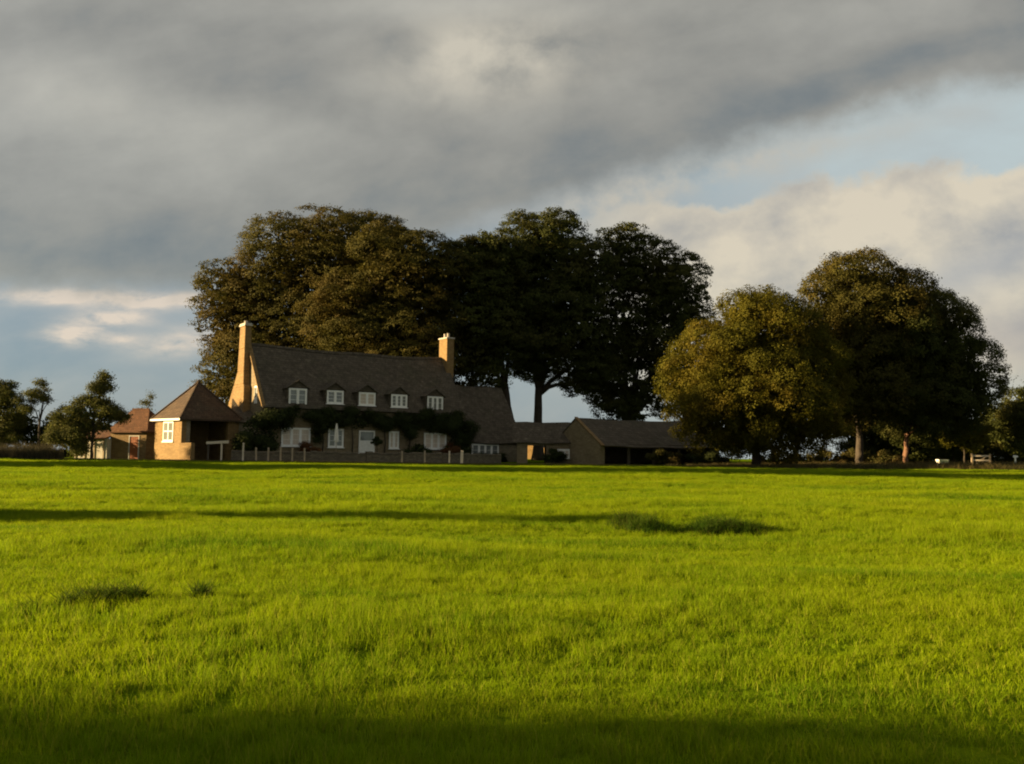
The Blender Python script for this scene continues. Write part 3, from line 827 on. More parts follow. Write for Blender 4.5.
# ------------------------------------------------------------------ pavilion cart shed with pyramid roof, link
def cart_shed():
    A = R(45); X, Y = -26.9, 73.5
    t = thing('cart_shed', 'sunlit stone cart shed with a pyramid tiled roof and a dark open bay', 'shed', (X, Y, 0), A)
    W, E, AP = 5.05, 3.78, 6.95
    w = MB()
    w.box(0, 0.4, 0.0, W, -0.2, E)                             # sunlit end wall
    w.box(0.4, W, W - 0.4, W, -0.2, E)
    w.box(W - 0.4, W, 0.0, W - 0.4, -0.2, E)
    w.box(4.1, W - 0.4, 0.0, 0.4, -0.2, E)
    wl = w.build('wall', M['brick'], t)
    b = MB(); b.box(0.4, 4.1, 0.03, 0.33, E - 0.22, E - 0.005); b.build('beam', M['dark_timber'], t)
    c = MB(); c.box(0.4, 0.75, 0.02, 0.38, -0.2, E - 0.222); c.build('pier', M['stone2'], t)
    o = 0.28; lo = E - 0.06
    cs = [(-o, -o, lo), (W + o, -o, lo), (W + o, W + o, lo), (-o, W + o, lo)]
    ap = (W / 2, W / 2, AP)
    r = MB(); r.add(cs + [ap] + [(x, y, z - 0.14) for x, y, z in cs], [(0, 1, 4), (1, 2, 4), (2, 3, 4), (3, 0, 4), (0, 5, 6, 1), (1, 6, 7, 2), (2, 7, 8, 3), (3, 8, 5, 0), (8, 7, 6, 5)])
    rf = r.build('roof', M['tile'], t)
    hp = MB()
    for c_ in cs: hp.tube([Vector(c_) + Vector((0, 0, 0.02)), Vector(ap) + Vector((0, 0, 0.03))], [0.09, 0.09], 6)
    hp.lathe([(0.12, -0.1), (0.14, 0.12), (0.05, 0.2)], 8, (W / 2, W / 2, AP)); hp.build('hip_tiles', M['tile'], rf)
    f = MB(); f.box(-0.34, -0.285, -0.3, W + 0.3, lo - 0.16, lo + 0.0); f.build('fascia', M['white'], rf)
    # window in the end wall, facing local -x
    z0, z1, y0, y1 = 1.85, 3.5, 1.45, 3.35
    g = MB(); s = 0.12
    g.box(-0.05, 0.0, y0, y1, z1 - s, z1); g.box(-0.05, 0.0, y0, y1, z0, z0 + s); g.box(-0.05, 0, y0, y0 + s, z0 + s, z1 - s); g.box(-0.05, 0, y1 - s, y1, z0 + s, z1 - s)
    m = (y0 + y1) / 2; g.box(-0.05, 0, m - 0.08, m + 0.08, z0 + s, z1 - s)
    g.box(-0.045, 0, y0 + s, m - 0.08, 2.64, 2.73); g.box(-0.045, 0, m + 0.08, y1 - s, 2.64, 2.73)
    g.box(-0.1, -0.001, y0 - 0.08, y1 + 0.08, z0 - 0.1, z0 - 0.001)
    wi = g.build('window', M['white'], t)
    MB().box(-0.02, -0.004, y0 + s, y1 - s, z0 + s, z1 - s).build('pane', M['glass'], wi)
cart_shed()

def link_range():
    t = thing('link_building', 'low stone link with a mossy tiled roof between the cart shed and the farmhouse', 'outbuilding', (-24.2, 77.2, 0), R(-8))
    w = MB(); w.box(0.9, 3.0, 0.0, 0.35, -0.2, 3.75); w.box(0.9, 2.3, 2.8, 3.1, -0.2, 5.2); w.build('wall', M['stone2'], t)
    r = MB(); r.slab((0.2, -0.3, 3.6), (3.1, -0.3, 3.55), (2.2, 3.2, 5.7), (-1.3, 3.2, 5.75), 0.12)
    r.build('roof', M['roof'], t)
link_range()

def low_wall(name, label, pts, h, th, mat, cap=True, cat='wall'):
    x0, y0 = pts[0]
    t = thing(name, label, cat, (x0, y0, gz(x0, y0)))
    m = MB(); cp = MB(); rs = random.Random(len(pts) * 7 + int(h * 100))
    for (xa, ya), (xb, yb) in zip(pts, pts[1:]):
        a, b = Vector((xa - x0, ya - y0, 0)), Vector((xb - x0, yb - y0, 0)); L = (b - a).length; u = (b - a) / L; nrm = Vector((-u.y, u.x, 0)) * th / 2
        n = max(1, int(L / 0.55))
        for i in range(n):
            p, q = a + u * L * i / n, a + u * (L * (i + 1) / n)
            hh = h + rs.uniform(-.05, .05)
            za = gz(p.x + x0, p.y + y0) - gz(x0, y0)
            dz = Vector((0, 0, -0.25 + za)); tz = Vector((0, 0, hh + za))
            m.hexa([p - nrm + dz, q - nrm + dz, q + nrm + dz, p + nrm + dz], [p - nrm * .85 + tz, q - nrm * .85 + tz, q + nrm * .85 + tz, p + nrm * .85 + tz])
            if cap:
                e = 0.02
                cz = Vector((0, 0, hh + za + 0.003)); c2 = Vector((0, 0, hh + za + 0.10 + rs.uniform(0, .07)))
                cp.hexa([p - nrm * 1.1 + cz + u * e, q - nrm * 1.1 + cz - u * e, q + nrm * 1.1 + cz - u * e, p + nrm * 1.1 + cz + u * e],
                        [p - nrm * .9 + c2 + u * e, q - nrm * .9 + c2 - u * e, q + nrm * .9 + c2 - u * e, p + nrm * .9 + c2 + u * e])
    m.build('stonework', mat, t)
    if cap: cp.build('coping', mat, t)
    return t
low_wall('stone_wall', 'short sunlit honey stone wall against the cart shed corner', [(-26.75, 73.2), (-25.5, 72.3)], 1.5, 0.4, M['brick'], False)
low_wall('garden_wall', 'long shaded dry stone wall along the foot of the farmhouse garden', [(-22.6, 73.0), (-17.5, 73.6), (-12, 74.6), (-6, 77.5), (-1.0, 81.0)], 0.75, 0.45, M['drystone'])

# ------------------------------------------------------------------ small hipped outbuilding far left
def outbuilding():
    A = R(-15)
    t = thing('outbuilding', 'small hipped outbuilding with a rust red door left of the cart shed', 'outbuilding', (-36.0, 81.0, 0), A)
    L, D, E, RD = 3.75, 3.6, 2.75, 4.75
    w = MB()
    w.box(0, L, 0, 0.3, 2.35, E); w.box(0, 1.95, 0, 0.3, -0.2, 2.35); w.box(3.05, L, 0, 0.3, -0.2, 2.35)
    w.box(0, L, D - 0.3, D, -0.2, E); w.box(0, 0.3, 0.3, D - 0.3, -0.2, E); w.box(L - 0.3, L, 0.3, D - 0.3, -0.2, E)
    w.build('wall', M['stone'], t)
    o = 0.25; z = E - 0.04
    cs = [(-o, -o, z), (L + o, -o, z), (L + o, D + o, z), (-o, D + o, z)]
    ra, rb = (0.8, D / 2, RD), (L - 1.15, D / 2, RD)
    r = MB(); r.add(cs + [ra, rb] + [(x, y, q - 0.12) for x, y, q in cs], [(0, 1, 5, 4), (1, 2, 5), (2, 3, 4, 5), (3, 0, 4), (0, 6, 7, 1), (1, 7, 8, 2), (2, 8, 9, 3), (3, 9, 6, 0), (9, 8, 7, 6)])
    rf = r.build('roof', M['tile_red'], t)
    MB().tube([ra, rb], [0.09, 0.09], 6).build('ridge_tiles', M['tile_red'], rf)
    d = MB(); d.box(1.95, 2.05, -0.03, 0.1, 0.15, 2.35); d.box(2.95, 3.05, -0.03, 0.1, 0.15, 2.35); d.box(2.05, 2.95, -0.03, 0.1, 2.25, 2.35)
    df = d.build('door_frame', M['whitewash'], t)
    d = MB(); d.box(2.05, 2.95, 0.02, 0.08, 0.2, 2.25)
    for i in range(5): d.box(2.07 + i * 0.177, 2.07 + i * 0.177 + 0.155, 0.0, 0.018, 0.24, 2.2)
    d.build('door', M['door_red'], df)
    # white lean-to wing
    w = MB(); w.box(-3.3, 0.12, -0.55, -0.25, -0.2, 2.05); w.box(-0.18, 0.12, -0.249, -0.004, -0.2, 2.05); w.box(-3.3, -3.0, -0.25, 2.0, -0.2, 2.4); wg = w.build('wing', M['whitewash'], t)
    r = MB(); r.slab((-3.45, -0.8, 2.07), (-0.02, -0.8, 2.07), (-0.02, 2.0, 2.82), (-3.45, 2.0, 2.82), 0.1); r.build('wing_roof', M['tile_red'], wg)
    p = MB()
    for i in range(4): p.box(-3.2 + i * 0.98, -3.08 + i * 0.98, -0.6, -0.552, 0.1, 1.95)
    p.build('timber_post', M['timber'], wg)
outbuilding()

# ------------------------------------------------------------------ low range and barn on the right
def low_range():
    t = thing('low_range', 'low stone range with a through passage between the farmhouse wing and the barn', 'outbuilding', (0.55, 84.0, 0), R(0))
    L, D, E, RD = 6.0, 5.2, 2.28, 4.15
    w = MB()
    for (a, b) in ((0, 0.35), (0.35, 0.98), (2.72, L)):
        w.box(a + 0.001, b - 0.001, 0, 0.35, -0.2, E); w.box(a + 0.001, b - 0.001, D - 0.35, D, -0.2, E)
    w.box(0.98, 2.72, 0.005, 0.345, 1.92, E); w.box(0.98, 2.72, D - 0.345, D - 0.005, 1.92, E)
    w.prism([(0.35, -0.2), (D - 0.35, -0.2), (D - 0.35, E), (D / 2, RD - 0.2), (0.35, E)], 'x', 0, 0.3)
    w.build('wall', M['wallstone'], t)
    r = MB(); n = 5
    for i in range(n):
        xa, xb = -0.4 + (L + 0.5) * i / n, -0.4 + (L + 0.5) * (i + 1) / n; s0, s1 = 0.05 * math.sin(i * 2.1), 0.05 * math.sin(i * 2.1 + 2.1)
        r.slab((xa, -0.3, E - 0.12 + s0), (xb, -0.3, E - 0.12 + s1), (xb, D / 2, RD + s1), (xa, D / 2, RD + s0), 0.1)
        r.slab((xb, D + 0.3, E - 0.12 + s1), (xa, D + 0.3, E - 0.12 + s0), (xa, D / 2, RD + s0), (xb, D / 2, RD + s1), 0.1)
    r.build('roof', M['roof'], t)
    window(t, 3.75, 5.55, 0.75, 1.6, -0.04, 3, 2, 0.04, 'curtain')
low_range()

def barn():
    A = R(25.6)
    t = thing('open_barn', 'long low open fronted barn with a stone gable and sagging slate roof', 'barn', (7.8, 79.0, 0), A)
    L, D, E, RD = 13.0, 8.8, 2.12, 4.5
    w = MB()
    w.prism([(0, -0.2), (D, -0.2), (D, E), (D / 2, RD - 0.1), (0, E)], 'x', 0, 0.45)
    w.prism([(0, -0.2), (D, -0.2), (D, E), (D / 2, RD - 0.1), (0, E)], 'x', L - 0.45, L)
    w.box(0.45, L - 0.45, D - 0.45, D, -0.2, E)
    w.build('wall', M['wallstone'], t)
    r = MB(); n = 8
    for i in range(n):
        xa, xb = -0.05 + (L + 0.2) * i / n, -0.05 + (L + 0.2) * (i + 1) / n
        s0 = -0.12 * math.sin(math.pi * i / n) + 0.04 * math.sin(i * 2); s1 = -0.12 * math.sin(math.pi * (i + 1) / n) + 0.04 * math.sin(i * 2 + 2)
        r.slab((xa, -0.35, E - 0.16 + s0), (xb, -0.35, E - 0.16 + s1), (xb, D / 2, RD + s1), (xa, D / 2, RD + s0), 0.12)
        r.slab((xb, D + 0.3, E - 0.16 + s1), (xa, D + 0.3, E - 0.16 + s0), (xa, D / 2, RD + s0), (xb, D / 2, RD + s1), 0.12)
    r.build('roof', M['roof'], t)
    cp = MB(); cp.slab((-0.1, -0.4, E - 0.12), (0.22, -0.4, E - 0.12), (0.22, D / 2, RD + 0.09), (-0.1, D / 2, RD + 0.09), 0.1)
    cp.build('coping', M['stone'], t)
    b = MB(); b.box(0.46, L - 0.46, 0.02, 0.26, E - 0.25, E - 0.03); b.build('beam', M['dark_timber'], t)
    for i in range(4):
        x = 2.9 + i * 2.7
        MB().box(x, x + 0.24, 0.03, 0.25, 0.1, E - 0.252).build('post', M['dark_timber'], t)
barn()

def far_building(name, label, x, y, w, d, e, rd, wm, rm, rot):
    t = thing(name, label, 'building', (x, y, gz(x, y)), rot)
    m = MB(); m.prism([(0, -0.3), (d, -0.3), (d, e), (d / 2, rd - 0.05), (0, e)], 'x', 0, w); m.build('wall', wm, t)
    r = MB()
    r.slab((-0.2, -0.3, e - 0.1), (w + 0.2, -0.3, e - 0.1), (w + 0.2, d / 2, rd + 0.1), (-0.2, d / 2, rd + 0.1), 0.1)
    r.slab((w + 0.2, d + 0.3, e - 0.1), (-0.2, d + 0.3, e - 0.1), (-0.2, d / 2, rd + 0.1), (w + 0.2, d / 2, rd + 0.1), 0.1)
    r.build('roof', rm, t)
    dd = MB(); dd.box(-0.06, -0.003, 0.5, 1.6, 0.1, 1.5); dd.build('door', M['white'], t)
    return t
far_building('far_byre', 'sunlit far byre seen through the dark passage', 4.4, 117.0, 6, 4.2, 1.5, 2.4, M['brick'], M['tile'], R(60))
far_building('far_shed', 'low far shed with a pinkish roof behind the golden tree', 24.2, 112.0, 4.5, 3.0, 1.0, 2.3, M['stone2'], M['tile'], R(75))

# ------------------------------------------------------------------ trees: the grove behind the house
GROVE = 'tall trees of the grove behind the farmhouse'
tree('beech_tree', 'huge broad beech, tallest of the grove, rising behind the left farmhouse chimney', 'tree', -23.9, 107.0,
     grown(1.055, [(1.5, 0, 22.5, 9.5, 8, 6.0), (-5.0, 0.5, 18.0, 6.0, 6, 6.0), (-7.4, -1, 13.0, 4.6, 5, 4.6), (-7.6, -1, 7.5, 4.4, 5, 5.6), (6.5, 0, 23.0, 5.6, 6, 5.0), (3, -1, 14, 8, 7, 8), (-2.5, -2, 10, 7.5, 6, 7.5), (9, 0, 15, 5, 6, 7), (-8.8, 0, 18.6, 4.4, 5, 4.2), (-9.2, 0, 15.0, 3.6, 4, 3.6)]),
     4300, 26, 0.30, M['leaf_oak'], M['bark'], 101, 0.8, 6.5, GROVE, sub=20, subr=0.34, cr=0.6, flat=0.4, droop=0.2, core=0.45, gaps=0.0, zf=0.75)
tree('beech_tree', 'domed beech with layered lit boughs standing behind the middle of the farmhouse roof', 'tree', -13.0, 98.0,
     [(0.4, 0, 20.2, 6.8, 5.2, 6.0), (-4.6, 0, 15.4, 4.8, 4.8, 5.6), (4.6, 0.5, 19, 4.8, 5, 5.6), (0, 0, 12, 6.7, 5.2, 6.5), (3, 0, 10, 5.5, 5, 6)],
     2500, 26, 0.28, M['leaf_oak'], M['bark'], 112, 0.7, 6.0, GROVE, sub=20, subr=0.33, cr=0.56, flat=0.4, droop=0.25, core=0.45, gaps=0.02, zf=0.75)
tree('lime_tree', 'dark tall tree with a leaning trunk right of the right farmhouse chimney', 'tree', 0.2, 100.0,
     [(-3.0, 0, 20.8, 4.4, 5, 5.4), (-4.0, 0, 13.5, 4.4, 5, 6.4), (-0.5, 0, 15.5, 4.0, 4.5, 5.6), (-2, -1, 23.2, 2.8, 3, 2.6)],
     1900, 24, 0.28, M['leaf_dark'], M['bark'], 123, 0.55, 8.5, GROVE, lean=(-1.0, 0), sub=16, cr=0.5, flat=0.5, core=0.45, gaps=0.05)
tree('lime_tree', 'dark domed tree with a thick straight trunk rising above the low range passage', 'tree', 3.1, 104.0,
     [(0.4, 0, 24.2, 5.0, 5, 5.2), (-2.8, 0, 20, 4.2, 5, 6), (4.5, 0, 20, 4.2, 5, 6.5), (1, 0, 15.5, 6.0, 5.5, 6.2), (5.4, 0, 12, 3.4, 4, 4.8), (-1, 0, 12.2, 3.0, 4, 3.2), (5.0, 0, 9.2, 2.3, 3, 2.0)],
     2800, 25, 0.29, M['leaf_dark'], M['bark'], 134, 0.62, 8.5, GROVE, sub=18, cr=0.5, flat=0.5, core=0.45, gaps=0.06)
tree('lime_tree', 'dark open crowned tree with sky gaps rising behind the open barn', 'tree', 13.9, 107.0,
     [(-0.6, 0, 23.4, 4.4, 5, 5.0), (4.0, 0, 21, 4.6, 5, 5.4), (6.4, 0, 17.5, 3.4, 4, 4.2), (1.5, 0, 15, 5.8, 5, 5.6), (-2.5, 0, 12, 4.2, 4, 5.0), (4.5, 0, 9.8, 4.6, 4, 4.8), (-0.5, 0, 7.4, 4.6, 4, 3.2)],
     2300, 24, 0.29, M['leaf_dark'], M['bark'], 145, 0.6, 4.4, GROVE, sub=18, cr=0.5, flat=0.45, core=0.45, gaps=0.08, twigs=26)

# ------------------------------------------------------------------ trees on the right
PARK = 'parkland trees right of the barn'
tree('golden_lime_tree', 'rounded golden lit tree, leafy almost to the ground, in front of the barn end', 'tree', 20.0, 73.5,
     [(0, 0, 9.8, 5.4, 5.2, 4.6), (-3.4, -0.3, 7.0, 4.0, 4.6, 4.6), (3.2, 0, 7.2, 4.2, 4.6, 4.8), (0, -1.5, 5.6, 6.2, 4.6, 4.4), (0.2, 0, 12.2, 3.4, 3.6, 2.4), (-4.9, 0, 4.6, 2.4, 3, 2.9), (5.0, 0, 4.2, 2.4, 3, 3.0), (-2.5, -.5, 2.9, 3.4, 3, 2.2), (2.4, -.5, 2.7, 3.4, 3, 2.2)],
     3700, 24, 0.20, M['leaf_gold'], M['bark'], 156, 0.42, 2.6, PARK, sub=22, subr=0.28, cr=0.36, flat=0.9, core=0.5)
tree('ash_tree', 'tall tree with an airy lit top standing behind the gap right of the golden tree', 'tree', 30.5, 79.0,
     grown(0.955, [(-0.3, 0, 16.0, 4.2, 4.5, 4.4), (-2.4, 0, 12.6, 3.4, 4, 4.2), (2.5, 0, 14.2, 4.6, 4.5, 4.8), (0, 0, 8.5, 4.6, 4.4, 5.0), (-0.8, 0, 6.4, 3.4, 3.5, 2.6)]),
     2200, 24, 0.22, M['leaf_oak'], M['bark'], 167, 0.4, 3.0, PARK, sub=18, cr=0.4, flat=0.8, core=0.35, gaps=0.07)
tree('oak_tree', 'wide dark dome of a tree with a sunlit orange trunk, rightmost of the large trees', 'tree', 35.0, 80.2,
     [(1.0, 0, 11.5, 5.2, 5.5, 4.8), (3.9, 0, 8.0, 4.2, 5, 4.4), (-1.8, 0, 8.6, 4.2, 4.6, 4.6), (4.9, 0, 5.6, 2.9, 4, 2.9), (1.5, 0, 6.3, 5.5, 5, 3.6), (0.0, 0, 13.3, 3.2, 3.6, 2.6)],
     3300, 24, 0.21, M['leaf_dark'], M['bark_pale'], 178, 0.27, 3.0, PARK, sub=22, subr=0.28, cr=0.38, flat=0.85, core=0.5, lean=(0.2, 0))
EDGE = 'small trees at the right field edge'
tree('hawthorn_tree', 'small olive hawthorn standing over the wooden gate', 'tree', 42.0, 83.6,
     [(0, 0, 2.9, 1.9, 1.8, 1.4), (1.3, 0.3, 3.4, 1.5, 1.5, 1.3), (-1.0, 0, 2.7, 1.2, 1.3, 1.0)],
     420, 20, 0.16, M['leaf_gold'], M['bark'], 189, 0.12, 1.1, EDGE, sub=8, cr=0.3, core=0.3)
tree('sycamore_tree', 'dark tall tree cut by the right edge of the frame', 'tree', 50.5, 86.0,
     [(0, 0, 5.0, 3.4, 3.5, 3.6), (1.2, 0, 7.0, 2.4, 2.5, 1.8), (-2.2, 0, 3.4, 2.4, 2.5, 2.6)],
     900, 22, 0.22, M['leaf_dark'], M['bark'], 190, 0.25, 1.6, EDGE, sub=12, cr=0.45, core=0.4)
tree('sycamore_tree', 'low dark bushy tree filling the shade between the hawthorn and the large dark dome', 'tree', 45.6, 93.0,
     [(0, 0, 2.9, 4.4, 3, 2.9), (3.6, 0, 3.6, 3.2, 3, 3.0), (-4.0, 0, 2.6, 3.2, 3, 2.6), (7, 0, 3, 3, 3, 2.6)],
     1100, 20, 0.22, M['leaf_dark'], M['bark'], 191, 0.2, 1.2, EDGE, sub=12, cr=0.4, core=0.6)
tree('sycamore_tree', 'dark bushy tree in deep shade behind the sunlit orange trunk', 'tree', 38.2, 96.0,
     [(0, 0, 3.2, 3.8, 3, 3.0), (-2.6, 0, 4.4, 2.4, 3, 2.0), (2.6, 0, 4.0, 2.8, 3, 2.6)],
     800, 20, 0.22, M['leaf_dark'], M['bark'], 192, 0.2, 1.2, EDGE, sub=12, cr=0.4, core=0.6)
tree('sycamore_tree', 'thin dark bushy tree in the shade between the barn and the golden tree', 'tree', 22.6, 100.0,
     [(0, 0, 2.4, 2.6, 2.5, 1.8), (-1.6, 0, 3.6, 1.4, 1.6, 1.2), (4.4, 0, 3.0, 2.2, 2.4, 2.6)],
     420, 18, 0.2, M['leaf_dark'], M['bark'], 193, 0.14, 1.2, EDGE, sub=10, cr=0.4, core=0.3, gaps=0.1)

# ------------------------------------------------------------------ left edge trees and hedge
ORCH = 'orchard trees at the left field edge'
tree('apple_tree', 'bushy lit orchard tree with a tall top shoot left of the red door outbuilding', 'tree', -36.5, 78.6,
     [(0, 0, 3.4, 2.6, 1.6, 1.9), (-2.3, 0, 2.8, 2.0, 1.5, 1.8), (0.3, 0, 5.0, 1.4, 1.2, 1.4), (0.8, 0, 6.5, 0.75, 0.7, 0.9), (1.1, 0, 7.3, 0.4, 0.35, 0.35), (1.6, 0, 3.9, 1.2, 1.2, 0.9), (-1.4, 0, 1.8, 2.2, 1.6, 1.3), (-1.4, 0, 4.4, 1.0, 1.0, 0.9)],
     900, 20, 0.17, M['leaf_apple'], M['bark'], 201, 0.16, 1.5, ORCH, sub=9, cr=0.38, flat=0.8, core=0.25, gaps=0.16, twigs=24)
tree('apple_tree', 'small open orchard tree with a loose airy top, second from the left edge', 'tree', -44.0, 84.0,
     [(0, 0, 6.3, 1.3, 1.2, 0.9), (-1.2, 0, 5.4, 1.1, 1.0, 0.7), (1.0, 0, 5.6, 1.0, 1.0, 0.7), (0.2, 0, 7.2, 0.6, 0.6, 0.5), (-0.4, 0, 4.2, 1.3, 1.0, 0.6)],
     210, 18, 0.16, M['leaf_apple'], M['bark'], 202, 0.11, 3.4, ORCH, sub=8, cr=0.36, flat=0.6, core=0.0, gaps=0.25, twigs=24)
tree('apple_tree', 'dark orchard tree cut by the left edge of the frame', 'tree', -48.4, 85.0,
     [(0, 0, 4.8, 2.2, 1.8, 2.0), (-1.0, 0, 6.2, 1.6, 1.4, 1.2), (1.3, 0, 4.0, 1.6, 1.4, 1.6), (0, 0, 2.6, 2.4, 1.8, 1.9), (0.6, 0, 6.6, 0.8, 0.8, 0.6)],
     560, 20, 0.17, M['leaf_apple'], M['bark'], 203, 0.15, 1.8, ORCH, sub=9, cr=0.4, core=0.3, gaps=0.16, twigs=20)
tree('sapling', 'wispy sapling with upright twigs between the open orchard tree and the bushy one', 'sapling', -40.6, 84.5,
     [(0, 0, 4.6, 0.7, 0.6, 1.1), (-0.9, 0, 4.0, 0.6, 0.6, 0.9), (0.9, 0.2, 4.2, 0.6, 0.6, 1.2), (0, 0, 2.8, 1.2, 1.0, 0.8)],
     110, 16, 0.15, M['leaf_apple'], M['bark'], 204, 0.07, 1.5, ORCH, sub=6, cr=0.35, core=0.0, gaps=0.25, twigs=18)
tree('sapling', 'wispy pale sapling showing above the ridge of the red door outbuilding', 'sapling', -34.9, 85.5,
     [(0, 0, 4.6, 0.8, 0.7, 0.9), (0.6, 0, 5.6, 0.6, 0.6, 0.7), (-0.6, 0, 4.0, 0.7, 0.6, 0.7)],
     80, 16, 0.15, M['leaf_apple'], M['bark'], 205, 0.07, 2.5, ORCH, sub=6, cr=0.35, core=0.0, gaps=0.2, twigs=16)

def shrub(name, label, cat, x, y, lobes, clusters, per, leaf, mat, seed, group=None, z=None, **kw):
    """foliage and a short forked stem"""
    t = thing(name, label, cat, (x, y, gz(x, y) if z is None else z), 0.0, group)
    kw.setdefault('sub', 8); kw.setdefault('cr', 0.25)
    o, Q = crown_mesh('foliage', lobes, clusters, per, leaf, mat, t, seed, **kw)
    for l in lobes[:5]:
        MB().tube([(l[0] * 0.6, l[1] * 0.6, -0.15), (l[0] * 0.8, l[1] * 0.8, l[2] * 0.5), (l[0], l[1], l[2])], [0.06, 0.045, 0.02], 6).build('stem', M['bark'], t, smooth=True)
    return t

shrub('hedge', 'tall dark clipped hedge along the left field edge behind the weeds', 'hedge', -43.5, 87.0,
      [(-8 + i * 1.7, 0.2 * math.sin(i * 2.2), 2.2 + 0.25 * math.sin(i * 1.7), 1.4, 1.2, 2.6 + 0.2 * math.cos(i * 2.3)) for i in range(-12, 8)], 3600, 20, 0.17, M['leaf_ivy'], 204, sub=8, core=0.4, cr=0.3)

shrub('hedge', 'long dark unlit hedge closing the view behind the gate and the right hand trees', 'hedge', 52.0, 104.0,
      [(-12 + i * 2.2, 0.3 * math.sin(i * 2.2), 1.2 + 0.2 * math.sin(i * 1.7), 1.9, 1.2, 1.7) for i in range(13)], 1300, 18, 0.2, M['leaf_dark'], 321, sub=7, core=0.7, cr=0.35)

# ------------------------------------------------------------------ climbers and garden plants
def climber(name, label, spans, clusters, per, leaf, mat, seed, stems):
    t = thing(name, label, 'climbing plant', tuple(hw(0, 0, 0)), HA)
    crown_mesh('foliage', spans, clusters, per, leaf, mat, t, seed, sub=7, cr=0.3, flat=0.9, core=0.2, subr=0.5, gaps=0.12)
    for x, z in stems: MB().tube([(x, -0.2, 0.1), (x + 0.1, -0.22, z * 0.5), (x - 0.1, -0.24, z)], [0.07, 0.055, 0.03], 6).build('stem', M['bark'], t, smooth=True)
climber('wisteria', 'dark wisteria trained along the farmhouse front between the two rows of windows',
        [(4.3 + i * 0.82, -0.42, 4.05 + 0.22 * math.sin(i * 1.9), 0.8, 0.36, 0.85 - 0.3 * math.cos(i * 1.3) * math.sin(i * 0.7 + 1)) for i in range(19)] + [(11.2, -.4, 3.7, 0.8, .3, .5), (13.9, -.5, 3.0, 0.8, .4, 1.0)],
        1700, 16, 0.15, M['leaf_ivy'], 301, [(5.4, 4.0), (8.2, 4.0), (11.4, 4.0), (13.9, 4.0)])
climber('ivy', 'thick ivy swallowing the sunless front corner of the farmhouse beside the link', [(-0.9, -0.7, 2.3, 1.4, 0.7, 2.4), (0.6, -0.5, 3.6, 1.3, 0.6, 1.7), (0.6, -0.6, 1.6, 1.2, 0.6, 1.7), (2.4, -0.5, 4.2, 1.2, 0.5, 0.85), (4.9, -0.4, 3.2, 0.55, .4, 1.4)],
        900, 16, 0.15, M['leaf_ivy'], 302, [(0, 3), (0.8, 4)])
climber('ivy', 'thick dark ivy on the farmhouse front beside the low wing', [(18.9, -0.5, 3.3, 1.2, 0.6, 1.9), (19.7, -0.6, 2.2, 1.0, 0.6, 2.2), (18.6, -0.5, 1.4, 0.8, 0.6, 1.4)],
        620, 16, 0.15, M['leaf_ivy'], 303, [(19, 3), (19.6, 3)])
def hs(x, y): v = hw(x, y, 0); return v.x, v.y
for nm, lb, x, y, lobes, n, mat, sd in (
    ('bush', 'round dark bush between the narrow and the wide curtained farmhouse windows', 14.2, -1.2, [(0, 0, 1.0, 1.2, 0.9, 1.2), (0.9, 0, 0.8, 0.8, 0.8, 0.9)], 170, 'leaf_ivy', 311),
    ('bush', 'russet bush under the left curtained farmhouse window', 3.6, -1.4, [(0, 0, 0.85, 1.0, 0.7, 0.75)], 110, 'leaf_red', 312),
    ('bush', 'low russet bush in front of the wide curtained window near the wing', 17.6, -1.5, [(0, 0, 0.9, 0.8, 0.7, 0.9), (0.6, 0, 0.6, 0.6, 0.6, 0.7)], 120, 'leaf_red', 313),
    ('bush', 'dark bush in front of the wide wing window', 22.4, -1.3, [(-0.8, 0, 0.35, 0.9, 0.6, 0.5), (0.9, 0, 0.35, 1.0, 0.6, 0.45)], 120, 'leaf_ivy', 314),
    ('bush', 'dark flowering bush against the low range right of its passage', 25.5, -5.0, [(0, 0, 0.6, 1.1, 0.7, 0.75)], 110, 'leaf_ivy', 315)):
    px, py = hs(x, y) if x < 25 else (4.1, 83.1)
    shrub(nm, lb, 'bush', px, py, lobes, n, 18, 0.13, M[mat], sd, 'bushes along the front of the farmhouse')
shrub('bush', 'rounded brown bush in the dark mouth of the barn', 'bush', 13.4, 79.3, [(0, 0, 0.75, 1.3, 0.9, 0.85), (0.8, 0, 0.5, 0.9, 0.8, 0.6)], 170, 18, 0.15, M['leaf_hedge'], 316)
shrub('bush', 'low dark bush at the right hand end of the barn', 'bush', 16.9, 79.6, [(0, 0, 0.7, 1.5, 0.9, 0.9), (1.2, 0, 0.5, 1.0, 0.8, 0.7)], 190, 18, 0.15, M['leaf_ivy'], 317)
shrub('hedge', 'low olive hedge under the gap between the golden tree and the tall airy tree', 'hedge', 28.4, 83.5,
      [(-5.0 + i * 1.15, 0.15 * math.sin(i * 2.2), 0.35 + 0.05 * i, 0.95, 0.8, 0.75 + 0.03 * i) for i in range(9)], 640, 18, 0.14, M['leaf_hedge'], 318, sub=7, core=0.3, cr=0.22)
shrub('bush', 'olive bush at the foot of the sunlit orange trunk', 'bush', 32.4, 78.6, [(0, 0, 0.6, 1.3, 0.8, 0.8), (1.0, 0, 0.45, 0.8, 0.7, 0.6)], 170, 18, 0.14, M['leaf_hedge'], 319)

